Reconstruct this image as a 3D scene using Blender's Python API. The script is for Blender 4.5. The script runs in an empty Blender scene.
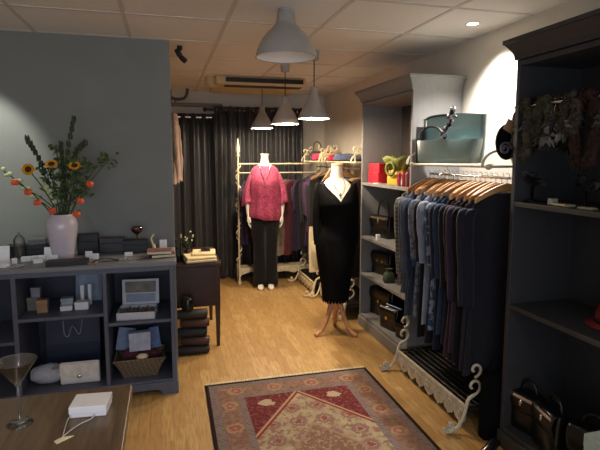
import bpy, math, random
from mathutils import Vector, Matrix, Euler
random.seed(7)
PI = math.pi
sc = bpy.context.scene
COL = sc.collection

# ---------------------------------------------------------------- node expressions
class X:
    def __init__(s, nt, so): s.nt, s.so = nt, so
    def _m(s, op, *o, clamp=False):
        n = s.nt.nodes.new('ShaderNodeMath'); n.operation = op; n.use_clamp = clamp
        for i, a in enumerate((s,) + o):
            if isinstance(a, X): s.nt.links.new(a.so, n.inputs[i])
            else: n.inputs[i].default_value = a
        return X(s.nt, n.outputs[0])
    def __add__(s, o): return s._m('ADD', o)
    def __sub__(s, o): return s._m('SUBTRACT', o)
    def __mul__(s, o): return s._m('MULTIPLY', o)
    def __truediv__(s, o): return s._m('DIVIDE', o)
    def abs(s): return s._m('ABSOLUTE')
    def gt(s, o): return s._m('GREATER_THAN', o)
    def lt(s, o): return s._m('LESS_THAN', o)
    def min(s, o): return s._m('MINIMUM', o)
    def max(s, o): return s._m('MAXIMUM', o)
    def sin(s): return s._m('SINE')
    def floor(s): return s._m('FLOOR')
    def frac(s): return s._m('FRACT')
    def pp(s, o): return s._m('PINGPONG', o)
    def sqrt(s): return s._m('SQRT')

def lin(c):
    return tuple(((v / 12.92) if v <= .04045 else ((v + .055) / 1.055) ** 2.4) for v in c)
def H(r, g, b):
    return lin((r / 255, g / 255, b / 255)) + (1,)

def newmat(name):
    m = bpy.data.materials.new(name); m.use_nodes = True
    nt = m.node_tree; nt.nodes.clear()
    out = nt.nodes.new('ShaderNodeOutputMaterial'); b = nt.nodes.new('ShaderNodeBsdfPrincipled')
    nt.links.new(b.outputs[0], out.inputs[0])
    return m, nt, b
def coords(nt, kind='Object'):
    tc = nt.nodes.new('ShaderNodeTexCoord'); sp = nt.nodes.new('ShaderNodeSeparateXYZ')
    nt.links.new(tc.outputs[kind], sp.inputs[0])
    return tc.outputs[kind], X(nt, sp.outputs[0]), X(nt, sp.outputs[1]), X(nt, sp.outputs[2])
def noise(nt, co, scale, detail=3, rough=.5, stretch=None):
    if stretch:
        mp = nt.nodes.new('ShaderNodeMapping'); mp.inputs['Scale'].default_value = stretch
        nt.links.new(co, mp.inputs[0]); co = mp.outputs[0]
    n = nt.nodes.new('ShaderNodeTexNoise'); n.inputs['Scale'].default_value = scale
    n.inputs['Detail'].default_value = detail; n.inputs['Roughness'].default_value = rough
    nt.links.new(co, n.inputs['Vector'])
    return X(nt, n.outputs[0])
def mixc(nt, f, a, b):
    n = nt.nodes.new('ShaderNodeMix'); n.data_type = 'RGBA'
    if isinstance(f, X): nt.links.new(f.so, n.inputs[0])
    else: n.inputs[0].default_value = f
    for i, c in ((6, a), (7, b)):
        if isinstance(c, tuple): n.inputs[i].default_value = c
        else: nt.links.new(c, n.inputs[i])
    return n.outputs[2]
def bump(nt, b, h, strength=.3, dist=.005):
    n = nt.nodes.new('ShaderNodeBump'); n.inputs['Strength'].default_value = strength; n.inputs['Distance'].default_value = dist
    nt.links.new(h.so, n.inputs['Height']); nt.links.new(n.outputs[0], b.inputs['Normal'])

MC = {}
def pm(col, rough=.5, metal=0., var=.15, scale=25., bmp=0., stretch=None, sheen=0., name='paint', spec=.5, emit=None, coat=0.):
    key = (col, rough, metal, var, scale, bmp, stretch, sheen, name, spec, emit, coat)
    if key in MC: return MC[key]
    m, nt, b = newmat(name)
    co, x, y, z = coords(nt)
    n = noise(nt, co, scale, stretch=stretch)
    c = H(*col)
    d = tuple(v * (1 - var) for v in c[:3]) + (1,); e = tuple(min(1, v * (1 + var)) for v in c[:3]) + (1,)
    nt.links.new(mixc(nt, (n - .3) * 2.5, d, e), b.inputs['Base Color'])
    b.inputs['Roughness'].default_value = rough; b.inputs['Metallic'].default_value = metal
    b.inputs['Specular IOR Level'].default_value = spec
    if sheen: b.inputs['Sheen Weight'].default_value = sheen
    if coat: b.inputs['Coat Weight'].default_value = coat
    if bmp: bump(nt, b, n, bmp)
    if emit:
        b.inputs['Emission Color'].default_value = emit[:3] + (1,); b.inputs['Emission Strength'].default_value = emit[3]
    MC[key] = m
    return m

# ---------------------------------------------------------------- mesh builder
class MB:
    def __init__(s): s.v, s.f, s.s = [], [], []
    def add(s, vs, fs, smooth=False):
        o = len(s.v); s.v += [tuple(p) for p in vs]
        for f in fs: s.f.append([o + i for i in f]); s.s.append(smooth)
        return s
    def bx(s, x0, y0, z0, x1, y1, z1, M=None):
        vs = [Vector((x, y, z)) for z in (z0, z1) for y in (y0, y1) for x in (x0, x1)]
        if M: vs = [M @ v for v in vs]
        return s.add(vs, [(0, 2, 3, 1), (4, 5, 7, 6), (0, 1, 5, 4), (2, 6, 7, 3), (0, 4, 6, 2), (1, 3, 7, 5)])
    def cb(s, c, d, M=None):
        return s.bx(c[0] - d[0] / 2, c[1] - d[1] / 2, c[2] - d[2] / 2, c[0] + d[0] / 2, c[1] + d[1] / 2, c[2] + d[2] / 2, M)
    def loft(s, rings, c0=True, c1=True, smooth=True, closed=True):
        n = len(rings[0]); vs = [p for r in rings for p in r]; fs = []
        for i in range(len(rings) - 1):
            for j in range(n if closed else n - 1):
                k = (j + 1) % n
                fs.append((i * n + j, i * n + k, (i + 1) * n + k, (i + 1) * n + j))
        s.add(vs, fs, smooth)
        if c0: s.add(rings[0], [tuple(range(n))[::-1]])
        if c1: s.add(rings[-1], [tuple(range(n))])
        return s
    def lathe(s, prof, n=24, c=(0, 0, 0), M=None, caps=True):
        rings = []
        for r, z in prof:
            ring = [Vector((c[0] + r * math.cos(2 * PI * i / n), c[1] + r * math.sin(2 * PI * i / n), c[2] + z)) for i in range(n)]
            if M: ring = [M @ v for v in ring]
            rings.append(ring)
        return s.loft(rings, caps, caps)
    def tube(s, pts, r, n=8, caps=True):
        pts = [Vector(p) for p in pts]; m = len(pts)
        rs = r if isinstance(r, (list, tuple)) else [r] * m
        t0 = (pts[1] - pts[0]).normalized()
        a = Vector((0, 0, 1)) if abs(t0.z) < .9 else Vector((1, 0, 0))
        nrm = t0.cross(a).normalized(); rings = []
        for i in range(m):
            t = (pts[min(i + 1, m - 1)] - pts[max(i - 1, 0)])
            if t.length < 1e-9: t = t0
            t.normalize()
            nrm = (nrm - t * nrm.dot(t))
            if nrm.length < 1e-6: nrm = t.orthogonal()
            nrm.normalize(); bn = t.cross(nrm)
            rings.append([pts[i] + (nrm * math.cos(2 * PI * k / n) + bn * math.sin(2 * PI * k / n)) * rs[i] for k in range(n)])
        return s.loft(rings, caps, caps)
    def ball(s, c, r, n=12, m=8, M=None):
        if not isinstance(r, (tuple, list)): r = (r, r, r)
        rings = []
        for i in range(m + 1):
            a = -PI / 2 + PI * i / m; k = max(math.cos(a), .02)
            ring = [Vector((r[0] * k * math.cos(2 * PI * j / n), r[1] * k * math.sin(2 * PI * j / n), r[2] * math.sin(a))) for j in range(n)]
            if M: ring = [M @ v for v in ring]
            rings.append([v + Vector(c) for v in ring])
        return s.loft(rings)
    def prism(s, poly, axis, a, b):
        # poly in the two other axes, in cyclic order
        def P(u, w, t): return {'x': (t, u, w), 'y': (u, t, w), 'z': (u, w, t)}[axis]
        n = len(poly); vs = [P(u, w, a) for u, w in poly] + [P(u, w, b) for u, w in poly]
        fs = [tuple(range(n))[::-1], tuple(range(n, 2 * n))] + [(i, (i + 1) % n, n + (i + 1) % n, n + i) for i in range(n)]
        return s.add(vs, fs)
    def sheet(s, fn, nu, nv, smooth=True):
        vs = [fn(i / nu, j / nv) for i in range(nu + 1) for j in range(nv + 1)]
        w = nv + 1
        return s.add(vs, [(i * w + j, i * w + j + 1, (i + 1) * w + j + 1, (i + 1) * w + j) for i in range(nu) for j in range(nv)], smooth)
    def build(s, name, mat, parent=None, loc=None, rot=None, bevel=0, solid=0, sub=0, seg=2):
        me = bpy.data.meshes.new(name); me.from_pydata(s.v, [], s.f)
        me.polygons.foreach_set('use_smooth', s.s); me.materials.append(mat); me.update()
        import bmesh
        bm = bmesh.new(); bm.from_mesh(me); bmesh.ops.recalc_face_normals(bm, faces=bm.faces); bm.to_mesh(me); bm.free()
        o = bpy.data.objects.new(name, me); COL.objects.link(o)
        if parent: o.parent = parent
        if loc: o.location = loc
        if rot: o.rotation_euler = rot
        if solid:
            q = o.modifiers.new('thick', 'SOLIDIFY'); q.thickness = solid; q.offset = 0
        if bevel:
            q = o.modifiers.new('bevel', 'BEVEL'); q.width = bevel; q.segments = seg; q.limit_method = 'ANGLE'; q.angle_limit = .7
        if sub:
            q = o.modifiers.new('sub', 'SUBSURF'); q.levels = sub; q.render_levels = sub
        return o

def smooth_path(pts, k=6):
    pts = [Vector(p) for p in pts]; out = []
    for i in range(len(pts) - 1):
        p0, p1, p2, p3 = pts[max(i - 1, 0)], pts[i], pts[i + 1], pts[min(i + 2, len(pts) - 1)]
        for j in range(k):
            t = j / k
            out.append(.5 * ((2 * p1) + (p2 - p0) * t + (2 * p0 - 5 * p1 + 4 * p2 - p3) * t * t + (3 * p1 - p0 - 3 * p2 + p3) * t ** 3))
    out.append(pts[-1]); return out
def spiral(cx, cz, r0, r1, a0, a1, n=22):
    return [(cx + (r0 + (r1 - r0) * i / n) * math.cos(a0 + (a1 - a0) * i / n), cz + (r0 + (r1 - r0) * i / n) * math.sin(a0 + (a1 - a0) * i / n)) for i in range(n + 1)]

def tag(o, label, cat, group=None):
    o['label'] = label; o['category'] = cat
    if group: o['group'] = group
    return o
def thing(name, label, cat, loc=(0, 0, 0), rz=0, group=None):
    o = bpy.data.objects.new(name, None); COL.objects.link(o)
    o.empty_display_size = .1; o.location = loc; o.rotation_euler = (0, 0, rz)
    return tag(o, label, cat, group)
def struct(o): o['kind'] = 'structure'; return o
def dup(root, loc=None, rz=None, label=None, group=None, mats=None, scale=None):
    def cp(o, par):
        c = o.copy(); COL.objects.link(c)
        if par: c.parent = par
        for ch in list(o.children): cp(ch, c)
        return c
    r = cp(root, None)
    if loc is not None: r.location = loc
    if rz is not None: r.rotation_euler = (0, 0, rz)
    if label: r['label'] = label
    if group: r['group'] = group
    if scale: r.scale = scale
    return r
def ell(cx, cy, z, a, b, n=24, p=2.0, ph=0):
    out = []
    for i in range(n):
        t = 2 * PI * i / n + ph; c, s = math.cos(t), math.sin(t)
        out.append(Vector((cx + a * math.copysign(abs(c) ** (2 / p), c), cy + b * math.copysign(abs(s) ** (2 / p), s), z)))
    return out

# ---------------------------------------------------------------- materials
M_wall = pm((222, 215, 202), .85, var=.03, scale=6, name='cream_wall')
M_part = pm((122, 126, 122), .6, var=.05, scale=5, name='slate_wall')
M_ceil = pm((232, 229, 224), .9, var=.05, scale=160, bmp=.15, name='ceiling_tile')
M_grid = pm((206, 202, 196), .7, var=.03, name='ceiling_bar')
M_blue = pm((84, 89, 106), .45, var=.08, scale=9, stretch=(6, 6, 1), name='blue_grey_paint')
M_bluetop = pm((120, 122, 128), .4, var=.08, scale=9, name='worn_grey_top')
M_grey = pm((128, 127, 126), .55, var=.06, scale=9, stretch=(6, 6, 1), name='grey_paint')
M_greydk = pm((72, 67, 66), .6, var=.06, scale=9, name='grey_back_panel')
M_dk = pm((48, 48, 50), .5, var=.1, scale=9, stretch=(6, 6, 1), name='charcoal_paint')
M_iron = pm((216, 203, 170), .5, var=.2, scale=30, name='cream_iron')
M_irongr = pm((188, 180, 160), .5, var=.2, scale=30, name='grey_cream_iron')
M_black = pm((12, 12, 13), .5, name='black')
M_blackl = pm((14, 13, 13), .28, var=.1, scale=60, bmp=.1, name='black_leather')
M_blackf = pm((10, 10, 11), .95, var=.3, scale=120, name='black_cloth', spec=.1, bmp=.2)
M_chrome = pm((220, 220, 222), .15, 1., var=.02, name='chrome')
M_gold = pm((214, 178, 100), .25, 1., var=.05, name='gold')
M_white = pm((236, 236, 238), .5, var=.03, name='white_card')
M_cream = pm((228, 214, 178), .7, var=.06, name='cream_cloth')
M_manq = pm((236, 230, 214), .45, var=.03, name='mannequin_white')
M_bamboo = pm((196, 142, 84), .4, var=.25, scale=14, stretch=(1, 8, 8), name='hanger_wood')
def hanger_mat():
    m, nt, b = newmat('hanger_wood'); co, x, y, z = coords(nt)
    oi = nt.nodes.new('ShaderNodeObjectInfo'); r = X(nt, oi.outputs['Random'])
    n = noise(nt, co, 14, 3, .5, (1, 8, 8))
    nt.links.new(mixc(nt, (r * .8 + n * .4)._m('SUBTRACT', .1, clamp=True), H(112, 70, 40), H(206, 158, 104)), b.inputs['Base Color'])
    b.inputs['Roughness'].default_value = .42
    return m
M_bamboo = hanger_mat()
M_dkwood = pm((52, 24, 17), .35, var=.4, scale=10, stretch=(1, 6, 6), name='dark_wood')
M_legwood = pm((186, 134, 92), .45, var=.25, scale=12, stretch=(6, 6, 1), name='beech')

def wood_floor():
    m, nt, b = newmat('oak_laminate'); co, x, y, z = coords(nt)
    w = .065
    row = (x / w).floor()
    off = ((row * 12.9898).sin() * 43758.5).frac()
    yy = y / .55 + off * 3
    pl = yy.floor()
    rnd = (((row * 78.233) + (pl * 37.719)).sin() * 43758.5).frac()
    g = noise(nt, co, 9, 5, .6, (9, .8, 1))
    fx = (x / w).frac(); fy = yy.frac()
    seam = fx.lt(.03).max(fy.lt(.005))
    c1 = mixc(nt, rnd, H(176, 138, 84), H(198, 162, 106))
    c2 = mixc(nt, ((g - .42) * 4)._m('ADD', 0, clamp=True), c1, H(160, 120, 68))
    c3 = mixc(nt, seam * .45, c2, H(84, 54, 24))
    nt.links.new(c3, b.inputs['Base Color'])
    b.inputs['Roughness'].default_value = .38
    bump(nt, b, seam * -1.0, .2, .001)
    return m
M_floor = wood_floor()

def table_wood():
    m, nt, b = newmat('brown_table_wood'); co, x, y, z = coords(nt)
    g = noise(nt, co, 6, 5, .6, (12, 1, 1))
    seam = ((x + .03) / .145).frac().lt(.012)
    c = mixc(nt, ((g - .35) * 3)._m('ADD', 0, clamp=True), H(108, 88, 64), H(78, 61, 43))
    nt.links.new(mixc(nt, seam * .7, c, H(40, 28, 18)), b.inputs['Base Color'])
    b.inputs['Roughness'].default_value = .33
    return m
M_table = table_wood()

def rug_mat(W, L):
    m, nt, b = newmat('persian_rug'); co, x, y, z = coords(nt)
    ax, ay = x.abs(), y.abs()
    dx = (ax * -1) + W / 2; dy = (ay * -1) + L / 2
    d = dx.min(dy)                                    # distance to the edge
    n1 = noise(nt, co, 26, 2, .6); n2 = noise(nt, co, 60, 2, .6); n3 = noise(nt, co, 13, 1)
    def sel(f, a, c): return mixc(nt, f, a, c)
    # repeating rosette helper
    def rosette(px, py, ux, uy, r):
        u = ((x + px) / ux).frac() - .5; v = ((y + py) / uy).frac() - .5
        uu = u * ux; vv = v * uy
        return (uu * uu + vv * vv).sqrt() / r
    field_red = sel(n2.gt(.56), H(92, 36, 38), H(116, 72, 62))
    # main border
    ro = rosette(.0, .0, .25, .25, .06)
    border = sel((n1 - .3) * 2.2, H(112, 80, 66), H(132, 110, 92))
    border = sel(n2.gt(.6), border, H(112, 74, 68))
    # rosettes laid along the border line
    def line_rose(t, off, s, step, r):
        u = ((t / step).frac() - .5) * step
        w = s - off
        return (u * u + w * w).sqrt() / r
    rs = (line_rose(y + .04, .135, dx, .26, .05)).min(line_rose(x, .135, dy, .26, .05)) + (n2 - .5) * .9 + (n1 - .5) * .5
    border = sel(rs.lt(1.0) * (d.lt(.2)), border, H(144, 114, 88))
    border = sel(rs.lt(.62), border, H(128, 78, 66))
    border = sel(rs.lt(.3), border, H(144, 114, 88))
    guard = sel(((x + y) / .035).frac().lt(.4) * n1.gt(.5), H(114, 99, 93), H(96, 79, 74))
    # field: diamond medallion
    e = ax * 1.35 + ay                                # rhombus metric
    R0 = L / 2 - .26
    inner = sel((n3 - .32) * 2.4, H(158, 142, 112), H(134, 116, 92))
    inner = sel(n1.gt(.58), inner, H(124, 96, 78))
    inner = sel(n2.gt(.62), inner, H(134, 84, 70))
    rb = rosette(.0, .07, .16, .16, .05) + (n2 - .5) * 1.2 + (n1 - .5) * .8
    inner = sel(rb.lt(1.0) * rb.gt(.55), inner, H(124, 92, 86))
    inner = sel(rb.lt(.4), inner, H(124, 70, 62))
    cen = sel(n2.gt(.55), H(118, 86, 70), H(142, 122, 96))
    inner = sel(e.lt(R0 * .42), inner, cen)
    inner = sel(e.lt(R0 * .46) * e.gt(.0) * e.gt(R0 * .42), inner, H(140, 112, 90))
    field = field_red
    # pale stars in the red spandrels
    q = (((ax - W / 2 + .35).abs() * 1.2) + (ay - L / 2 + .36).abs())
    star = (((ax - .22) * (ax - .22)) * .7 + ((ay - (L / 2 - .335)) * (ay - (L / 2 - .335)))).sqrt() + n1 * .05 + n2 * .02
    field = sel(star.lt(.075), field, H(160, 142, 114))
    field = sel(e.lt(R0 + .05), field, H(156, 124, 96))
    field = sel(e.lt(R0 + .025), field, H(112, 46, 40))
    field = sel(e.lt(R0), field, inner)
    c = field
    c = sel(d.lt(.235), c, guard)
    c = sel(d.lt(.195), c, border)
    c = sel(d.lt(.075), c, guard)
    c = sel(d.lt(.022), c, H(38, 26, 28))
    nt.links.new(c, b.inputs['Base Color'])
    b.inputs['Roughness'].default_value = .95; b.inputs['Specular IOR Level'].default_value = .1
    bump(nt, b, n2, .4, .003)
    return m

def cloth(col, pat=None, col2=None, rough=.9):
    key = ('cloth', col, pat, col2, rough)
    if key in MC: return MC[key]
    m, nt, b = newmat('garment_cloth'); co, x, y, z = coords(nt)
    n = noise(nt, co, 18, 3)
    c = mixc(nt, (n - .3) * 2, tuple(v * .8 for v in H(*col)[:3]) + (1,), tuple(min(1, v * 1.2) for v in H(*col)[:3]) + (1,))
    if pat == 'check':
        f = ((x / .03).frac().lt(.5) + (z / .03).frac().lt(.5)) * .5
        c = mixc(nt, f, c, H(*col2))
    elif pat == 'floral':
        n2 = noise(nt, co, 30, 2)
        c = mixc(nt, n2.gt(.53), c, H(*col2))
    elif pat == 'stripe':
        c = mixc(nt, (x / .035).frac().lt(.5), c, H(*col2))
    elif pat == 'mottle':
        n2 = noise(nt, co, 55, 3); c = mixc(nt, ((n2 - .38) * 4)._m('ADD', 0, clamp=True), c, H(*col2))
    nt.links.new(c, b.inputs['Base Color'])
    b.inputs['Roughness'].default_value = rough; b.inputs['Sheen Weight'].default_value = .1
    b.inputs['Specular IOR Level'].default_value = .25
    n4 = noise(nt, co, 220, 1); bump(nt, b, n4, .15, .002)
    MC[key] = m; return m

def glass_mat(name, tint=(1, 1, 1), rough=.02):
    m, nt, b = newmat(name)
    b.inputs['Base Color'].default_value = tint + (1,); b.inputs['Roughness'].default_value = rough
    b.inputs['Transmission Weight'].default_value = 1.; b.inputs['IOR'].default_value = 1.45
    return m
def thin_glass(name, tint):
    m, nt, b = newmat(name)
    t = nt.nodes.new('ShaderNodeBsdfTransparent'); t.inputs[0].default_value = tint + (1,)
    g = nt.nodes.new('ShaderNodeBsdfGlossy'); g.inputs['Roughness'].default_value = .03
    lw = nt.nodes.new('ShaderNodeLayerWeight'); lw.inputs[0].default_value = .25
    f = X(nt, lw.outputs[0]) * .75 + .10
    mx = nt.nodes.new('ShaderNodeMixShader'); nt.links.new(f.so, mx.inputs[0])
    nt.links.new(t.outputs[0], mx.inputs[1]); nt.links.new(g.outputs[0], mx.inputs[2])
    out = [n for n in nt.nodes if n.type == 'OUTPUT_MATERIAL'][0]; nt.links.new(mx.outputs[0], out.inputs[0]); nt.nodes.remove(b)
    return m
M_glass = thin_glass('clear_glass', (.93, .95, .95))
M_redglass = thin_glass('red_glass', (.55, .12, .14))

def pane_mat():
    m, nt, b = newmat('window_glass')
    t = nt.nodes.new('ShaderNodeBsdfTransparent'); g = nt.nodes.new('ShaderNodeBsdfGlossy'); g.inputs['Roughness'].default_value = .02
    mx = nt.nodes.new('ShaderNodeMixShader'); mx.inputs[0].default_value = .07
    nt.links.new(t.outputs[0], mx.inputs[1]); nt.links.new(g.outputs[0], mx.inputs[2])
    out = [n for n in nt.nodes if n.type == 'OUTPUT_MATERIAL'][0]; nt.links.new(mx.outputs[0], out.inputs[0]); nt.nodes.remove(b)
    return m

# ---------------------------------------------------------------- the setting
CH = 2.38
struct(MB().bx(-2.5, -1.6, -.06, 2.21, 6.55, 0).build('floor', M_floor))
ce = struct(MB().bx(-2.5, -1.6, CH, 2.21, 6.55, CH + .06).build('ceiling', M_ceil))
g = MB()
for i in range(-3, 4):
    x = .39 + .6 * i
    if -2.4 < x < 2.1: g.bx(x - .012, -1.5, CH - .004, x + .012, 6.45, CH + .001)
for j in range(-8, 7):
    y = 3.12 + .6 * j
    if -1.5 < y < 6.45: g.bx(-2.4, y - .012, CH - .0038, 2.11, y + .012, CH + .001)
g.build('ceiling_bars', M_grid, ce)
struct(MB().bx(2.11, -1.6, 0, 2.21, 6.55, CH).build('wall_right', M_wall))
struct(MB().bx(-2.5, -1.6, 0, -2.4, 6.55, CH).build('wall_left', M_wall))
struct(MB().bx(-2.4, 6.45, 0, 2.11, 6.55, CH).build('wall_back', M_wall))
struct(MB().bx(-2.4, 3.72, 0, .052, 3.84, CH).build('wall_partition', M_part, bevel=.004))
wf = MB()
wf.bx(-2.4, -1.6, 0, -1.7, -1.5, CH).bx(1.7, -1.6, 0, 2.11, -1.5, CH).bx(-1.7, -1.6, 0, 1.7, -1.5, .45).bx(-1.7, -1.6, 2.2, 1.7, -1.5, CH)
struct(wf.build('wall_front', M_wall))
wn = MB()
for x in (-1.7, -.02, 1.66): wn.bx(x, -1.58, .45, x + .04, -1.52, 2.2)
for z in (.45, 2.16): wn.bx(-1.7, -1.58, z, 1.7, -1.52, z + .04)
wn = struct(wn.build('window_1', M_dk))
gp = MB().bx(-1.66, -1.553, .49, 1.66, -1.547, 2.16).build('pane', pane_mat(), wn)

# ---------------------------------------------------------------- rug
RW, RL = 1.165, 1.86
rug = thing('rug', 'red and cream patterned oriental rug with a diamond centre on the wood floor', 'rug', (.787, 3.225 - RL / 2, 0), math.radians(-.6))
MB().bx(-RW / 2, -RL / 2, .001, RW / 2, RL / 2, .009).build('pile', rug_mat(RW, RL), rug)
for sg in (1, -1):
    fr = MB(); n = 150
    for i in range(n):
        x = -RW / 2 + RW * (i + .5) / n; y = sg * RL / 2
        l = .03 + random.random() * .008
        fr.tube([(x, y - sg * .004, .006), (x + random.uniform(-.003, .003), y + sg * l * .5, .005), (x + random.uniform(-.006, .006), y + sg * l, .004)], .0026, 5)
    f_ = fr.build('fringe', M_cream, rug); f_['label'] = 'cream fringe'
MISC = None
# ---------------------------------------------------------------- blue-grey display cabinet in front of the partition
CT = .89                                              # worktop height
cab = thing('display_cabinet', 'low blue-grey open-fronted display cabinet standing against the slate partition', 'cabinet', (0, 3.2, 0))
XS = [(-1.35, -1.325), (-.912, -.885), (-.402, -.378), (0.005, .032)]
MB().bx(-1.37, -.025, CT - .028, .05, .5, CT).build('top', M_bluetop, cab, bevel=.006)
for i in (0, 3): MB().bx(XS[i][0], 0, .075, XS[i][1], .48, CT - .028).build('side_panel', M_blue, cab, bevel=.002)
for i in (1, 2): MB().bx(XS[i][0], .004, .1, XS[i][1], .468, CT - .028).build('divider', M_blue, cab, bevel=.002)
MB().bx(-1.325, .468, .1, .005, .48, CT - .028).build('back_panel', pm((54, 57, 70), .5, var=.08, name='dark_blue_grey'), cab)
MB().bx(-1.325, .002, .085, .005, .468, .1).build('bottom_panel', M_blue, cab)
for (i, z) in ((0, .44), (1, .575), (2, .505)):
    MB().bx(XS[i][1], .006, z - .02, XS[i + 1][0], .468, z).build('shelf', M_blue, cab, bevel=.002)
MB().bx(-1.325, .0, CT - .06, .005, .012, CT - .028).build('top_rail', M_blue, cab)
pl = MB().prism([(-1.36, 0), (-1.36, .085), (.042, .085), (.042, 0), (-.06, 0), (-.075, .03), (-.1, .04), (-1.22, .04), (-1.245, .03), (-1.26, 0)], 'y', -.012, .012)
pl.bx(.018, .012, 0, .042, .48, .085).bx(-1.36, .012, 0, -1.336, .48, .085)
pl.build('plinth', M_blue, cab, bevel=.003)

# ---------------------------------------------------------------- tall shelving units on the right wall
def shelving(label, y0, y1, shelves, mat, matin, x0=1.70, x1=2.10, top=2.04):
    t = thing('shelving_unit', label, 'shelving unit', (x0, y0, 0))
    W = y1 - y0; D = x1 - x0
    MB().bx(.006, 0, .09, D, .024, top).build('side_panel', mat, t, bevel=.002)
    MB().bx(.006, W - .024, .09, D, W, top).build('side_panel', mat, t, bevel=.002)
    MB().bx(D - .014, .024, .09, D, W - .024, top).build('back_panel', matin, t)
    for z in shelves: MB().bx(.008, .024, z - .024, D - .014, W - .024, z).build('shelf', mat, t, bevel=.002)
    MB().bx(.008, .024, top - .04, D - .014, W - .024, top - .016).build('top_panel', mat, t)
    MB().bx(-.006, -.006, 0, D, W + .006, .09).build('plinth', mat, t, bevel=.004)
    rings = []
    for o, z in ((0, top - .012), (.006, top - .012), (.008, top + .012), (.016, top + .03), (.03, top + .05), (.042, top + .066), (.048, top + .068), (.048, top + .088), (0, top + .088)):
        rings.append([Vector((-o, -o, z)), Vector((D, -o, z)), Vector((D, W + o, z)), Vector((-o, W + o, z))])
    MB().loft(rings, smooth=False).build('cornice', mat, t)
    return t
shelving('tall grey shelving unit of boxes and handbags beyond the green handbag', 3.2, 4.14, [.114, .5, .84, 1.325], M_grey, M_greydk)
shelving('tall charcoal shelving unit with hats and black bags at the near end', 1.05, 2.135, [.114, .79, 1.325], M_dk, M_dk)

# ---------------------------------------------------------------- scrolled iron garment racks
def end_frame(y, mb_foot, mb_post, arch=True, double=False, feet=True):
    r = .0085
    for s, ox, mb_foot in ((1, 0., mb_foot[0]), (1, .40, mb_foot[1])):
        P = lambda a, z: (ox + s * a, y, z)
        # foot: a floor curl rising to the base rail, then two scrolls
        cur = spiral(-.095, .045, .018, .04, PI * .2, PI * 2.0 - .2 * 0)
        pts = [P(a, z) for a, z in spiral(-.10, .048, .012, .036, 2.6 * PI, 1.05 * PI, 20)]
        pts += [P(a, z) for a, z in [(-.128, .02), (-.09, .012), (-.045, .035), (-.015, .09), (0, .14), (.015, .19), (.05, .21)]]
        mb_foot.tube(smooth_path(pts, 3), .0105, 7)
        mb_foot.tube([P(a, z) for a, z in spiral(.045, .262, .052, .014, -PI / 2, 1.25 * PI, 24)], r, 7)
        mb_foot.tube([P(a, z) for a, z in spiral(.05, .36, .045, .012, -PI / 2, 1.25 * PI, 24)], r, 7)
        mb_foot.ball(P(-.1, .048), .013, 8, 6)
    mb_post.tube([(.36, y, .13), (.36, y, 1.5)], .0095, 8).tube([(.08, y, 1.5), (.36, y, 1.5)], .0085, 8)
    if arch:
        for c in (.14,):
            mb_post.tube([(c + .10 * math.cos(PI - PI * i / 14), y, 1.5 + .085 * math.sin(PI * i / 14)) for i in range(15)], r, 7)
    mb_post.ball((.08, y, 1.5), .019, 10, 8); mb_post.ball((.36, y, 1.5), .016, 10, 8)
    if double:
        mb_post.tube([(.08 + a, y, z) for a, z in spiral(.0, 1.62, .035, .01, -PI / 2, 1.3 * PI, 20)], r, 7)
        mb_post.tube([(.08 + a, y, z) for a, z in spiral(.075, 1.655, .04, .01, -PI * .9, 1.0 * PI, 20)], r, 7)
        mb_post.tube([(.08, y, 1.5), (.08, y, 1.585)], r, 7)

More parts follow.
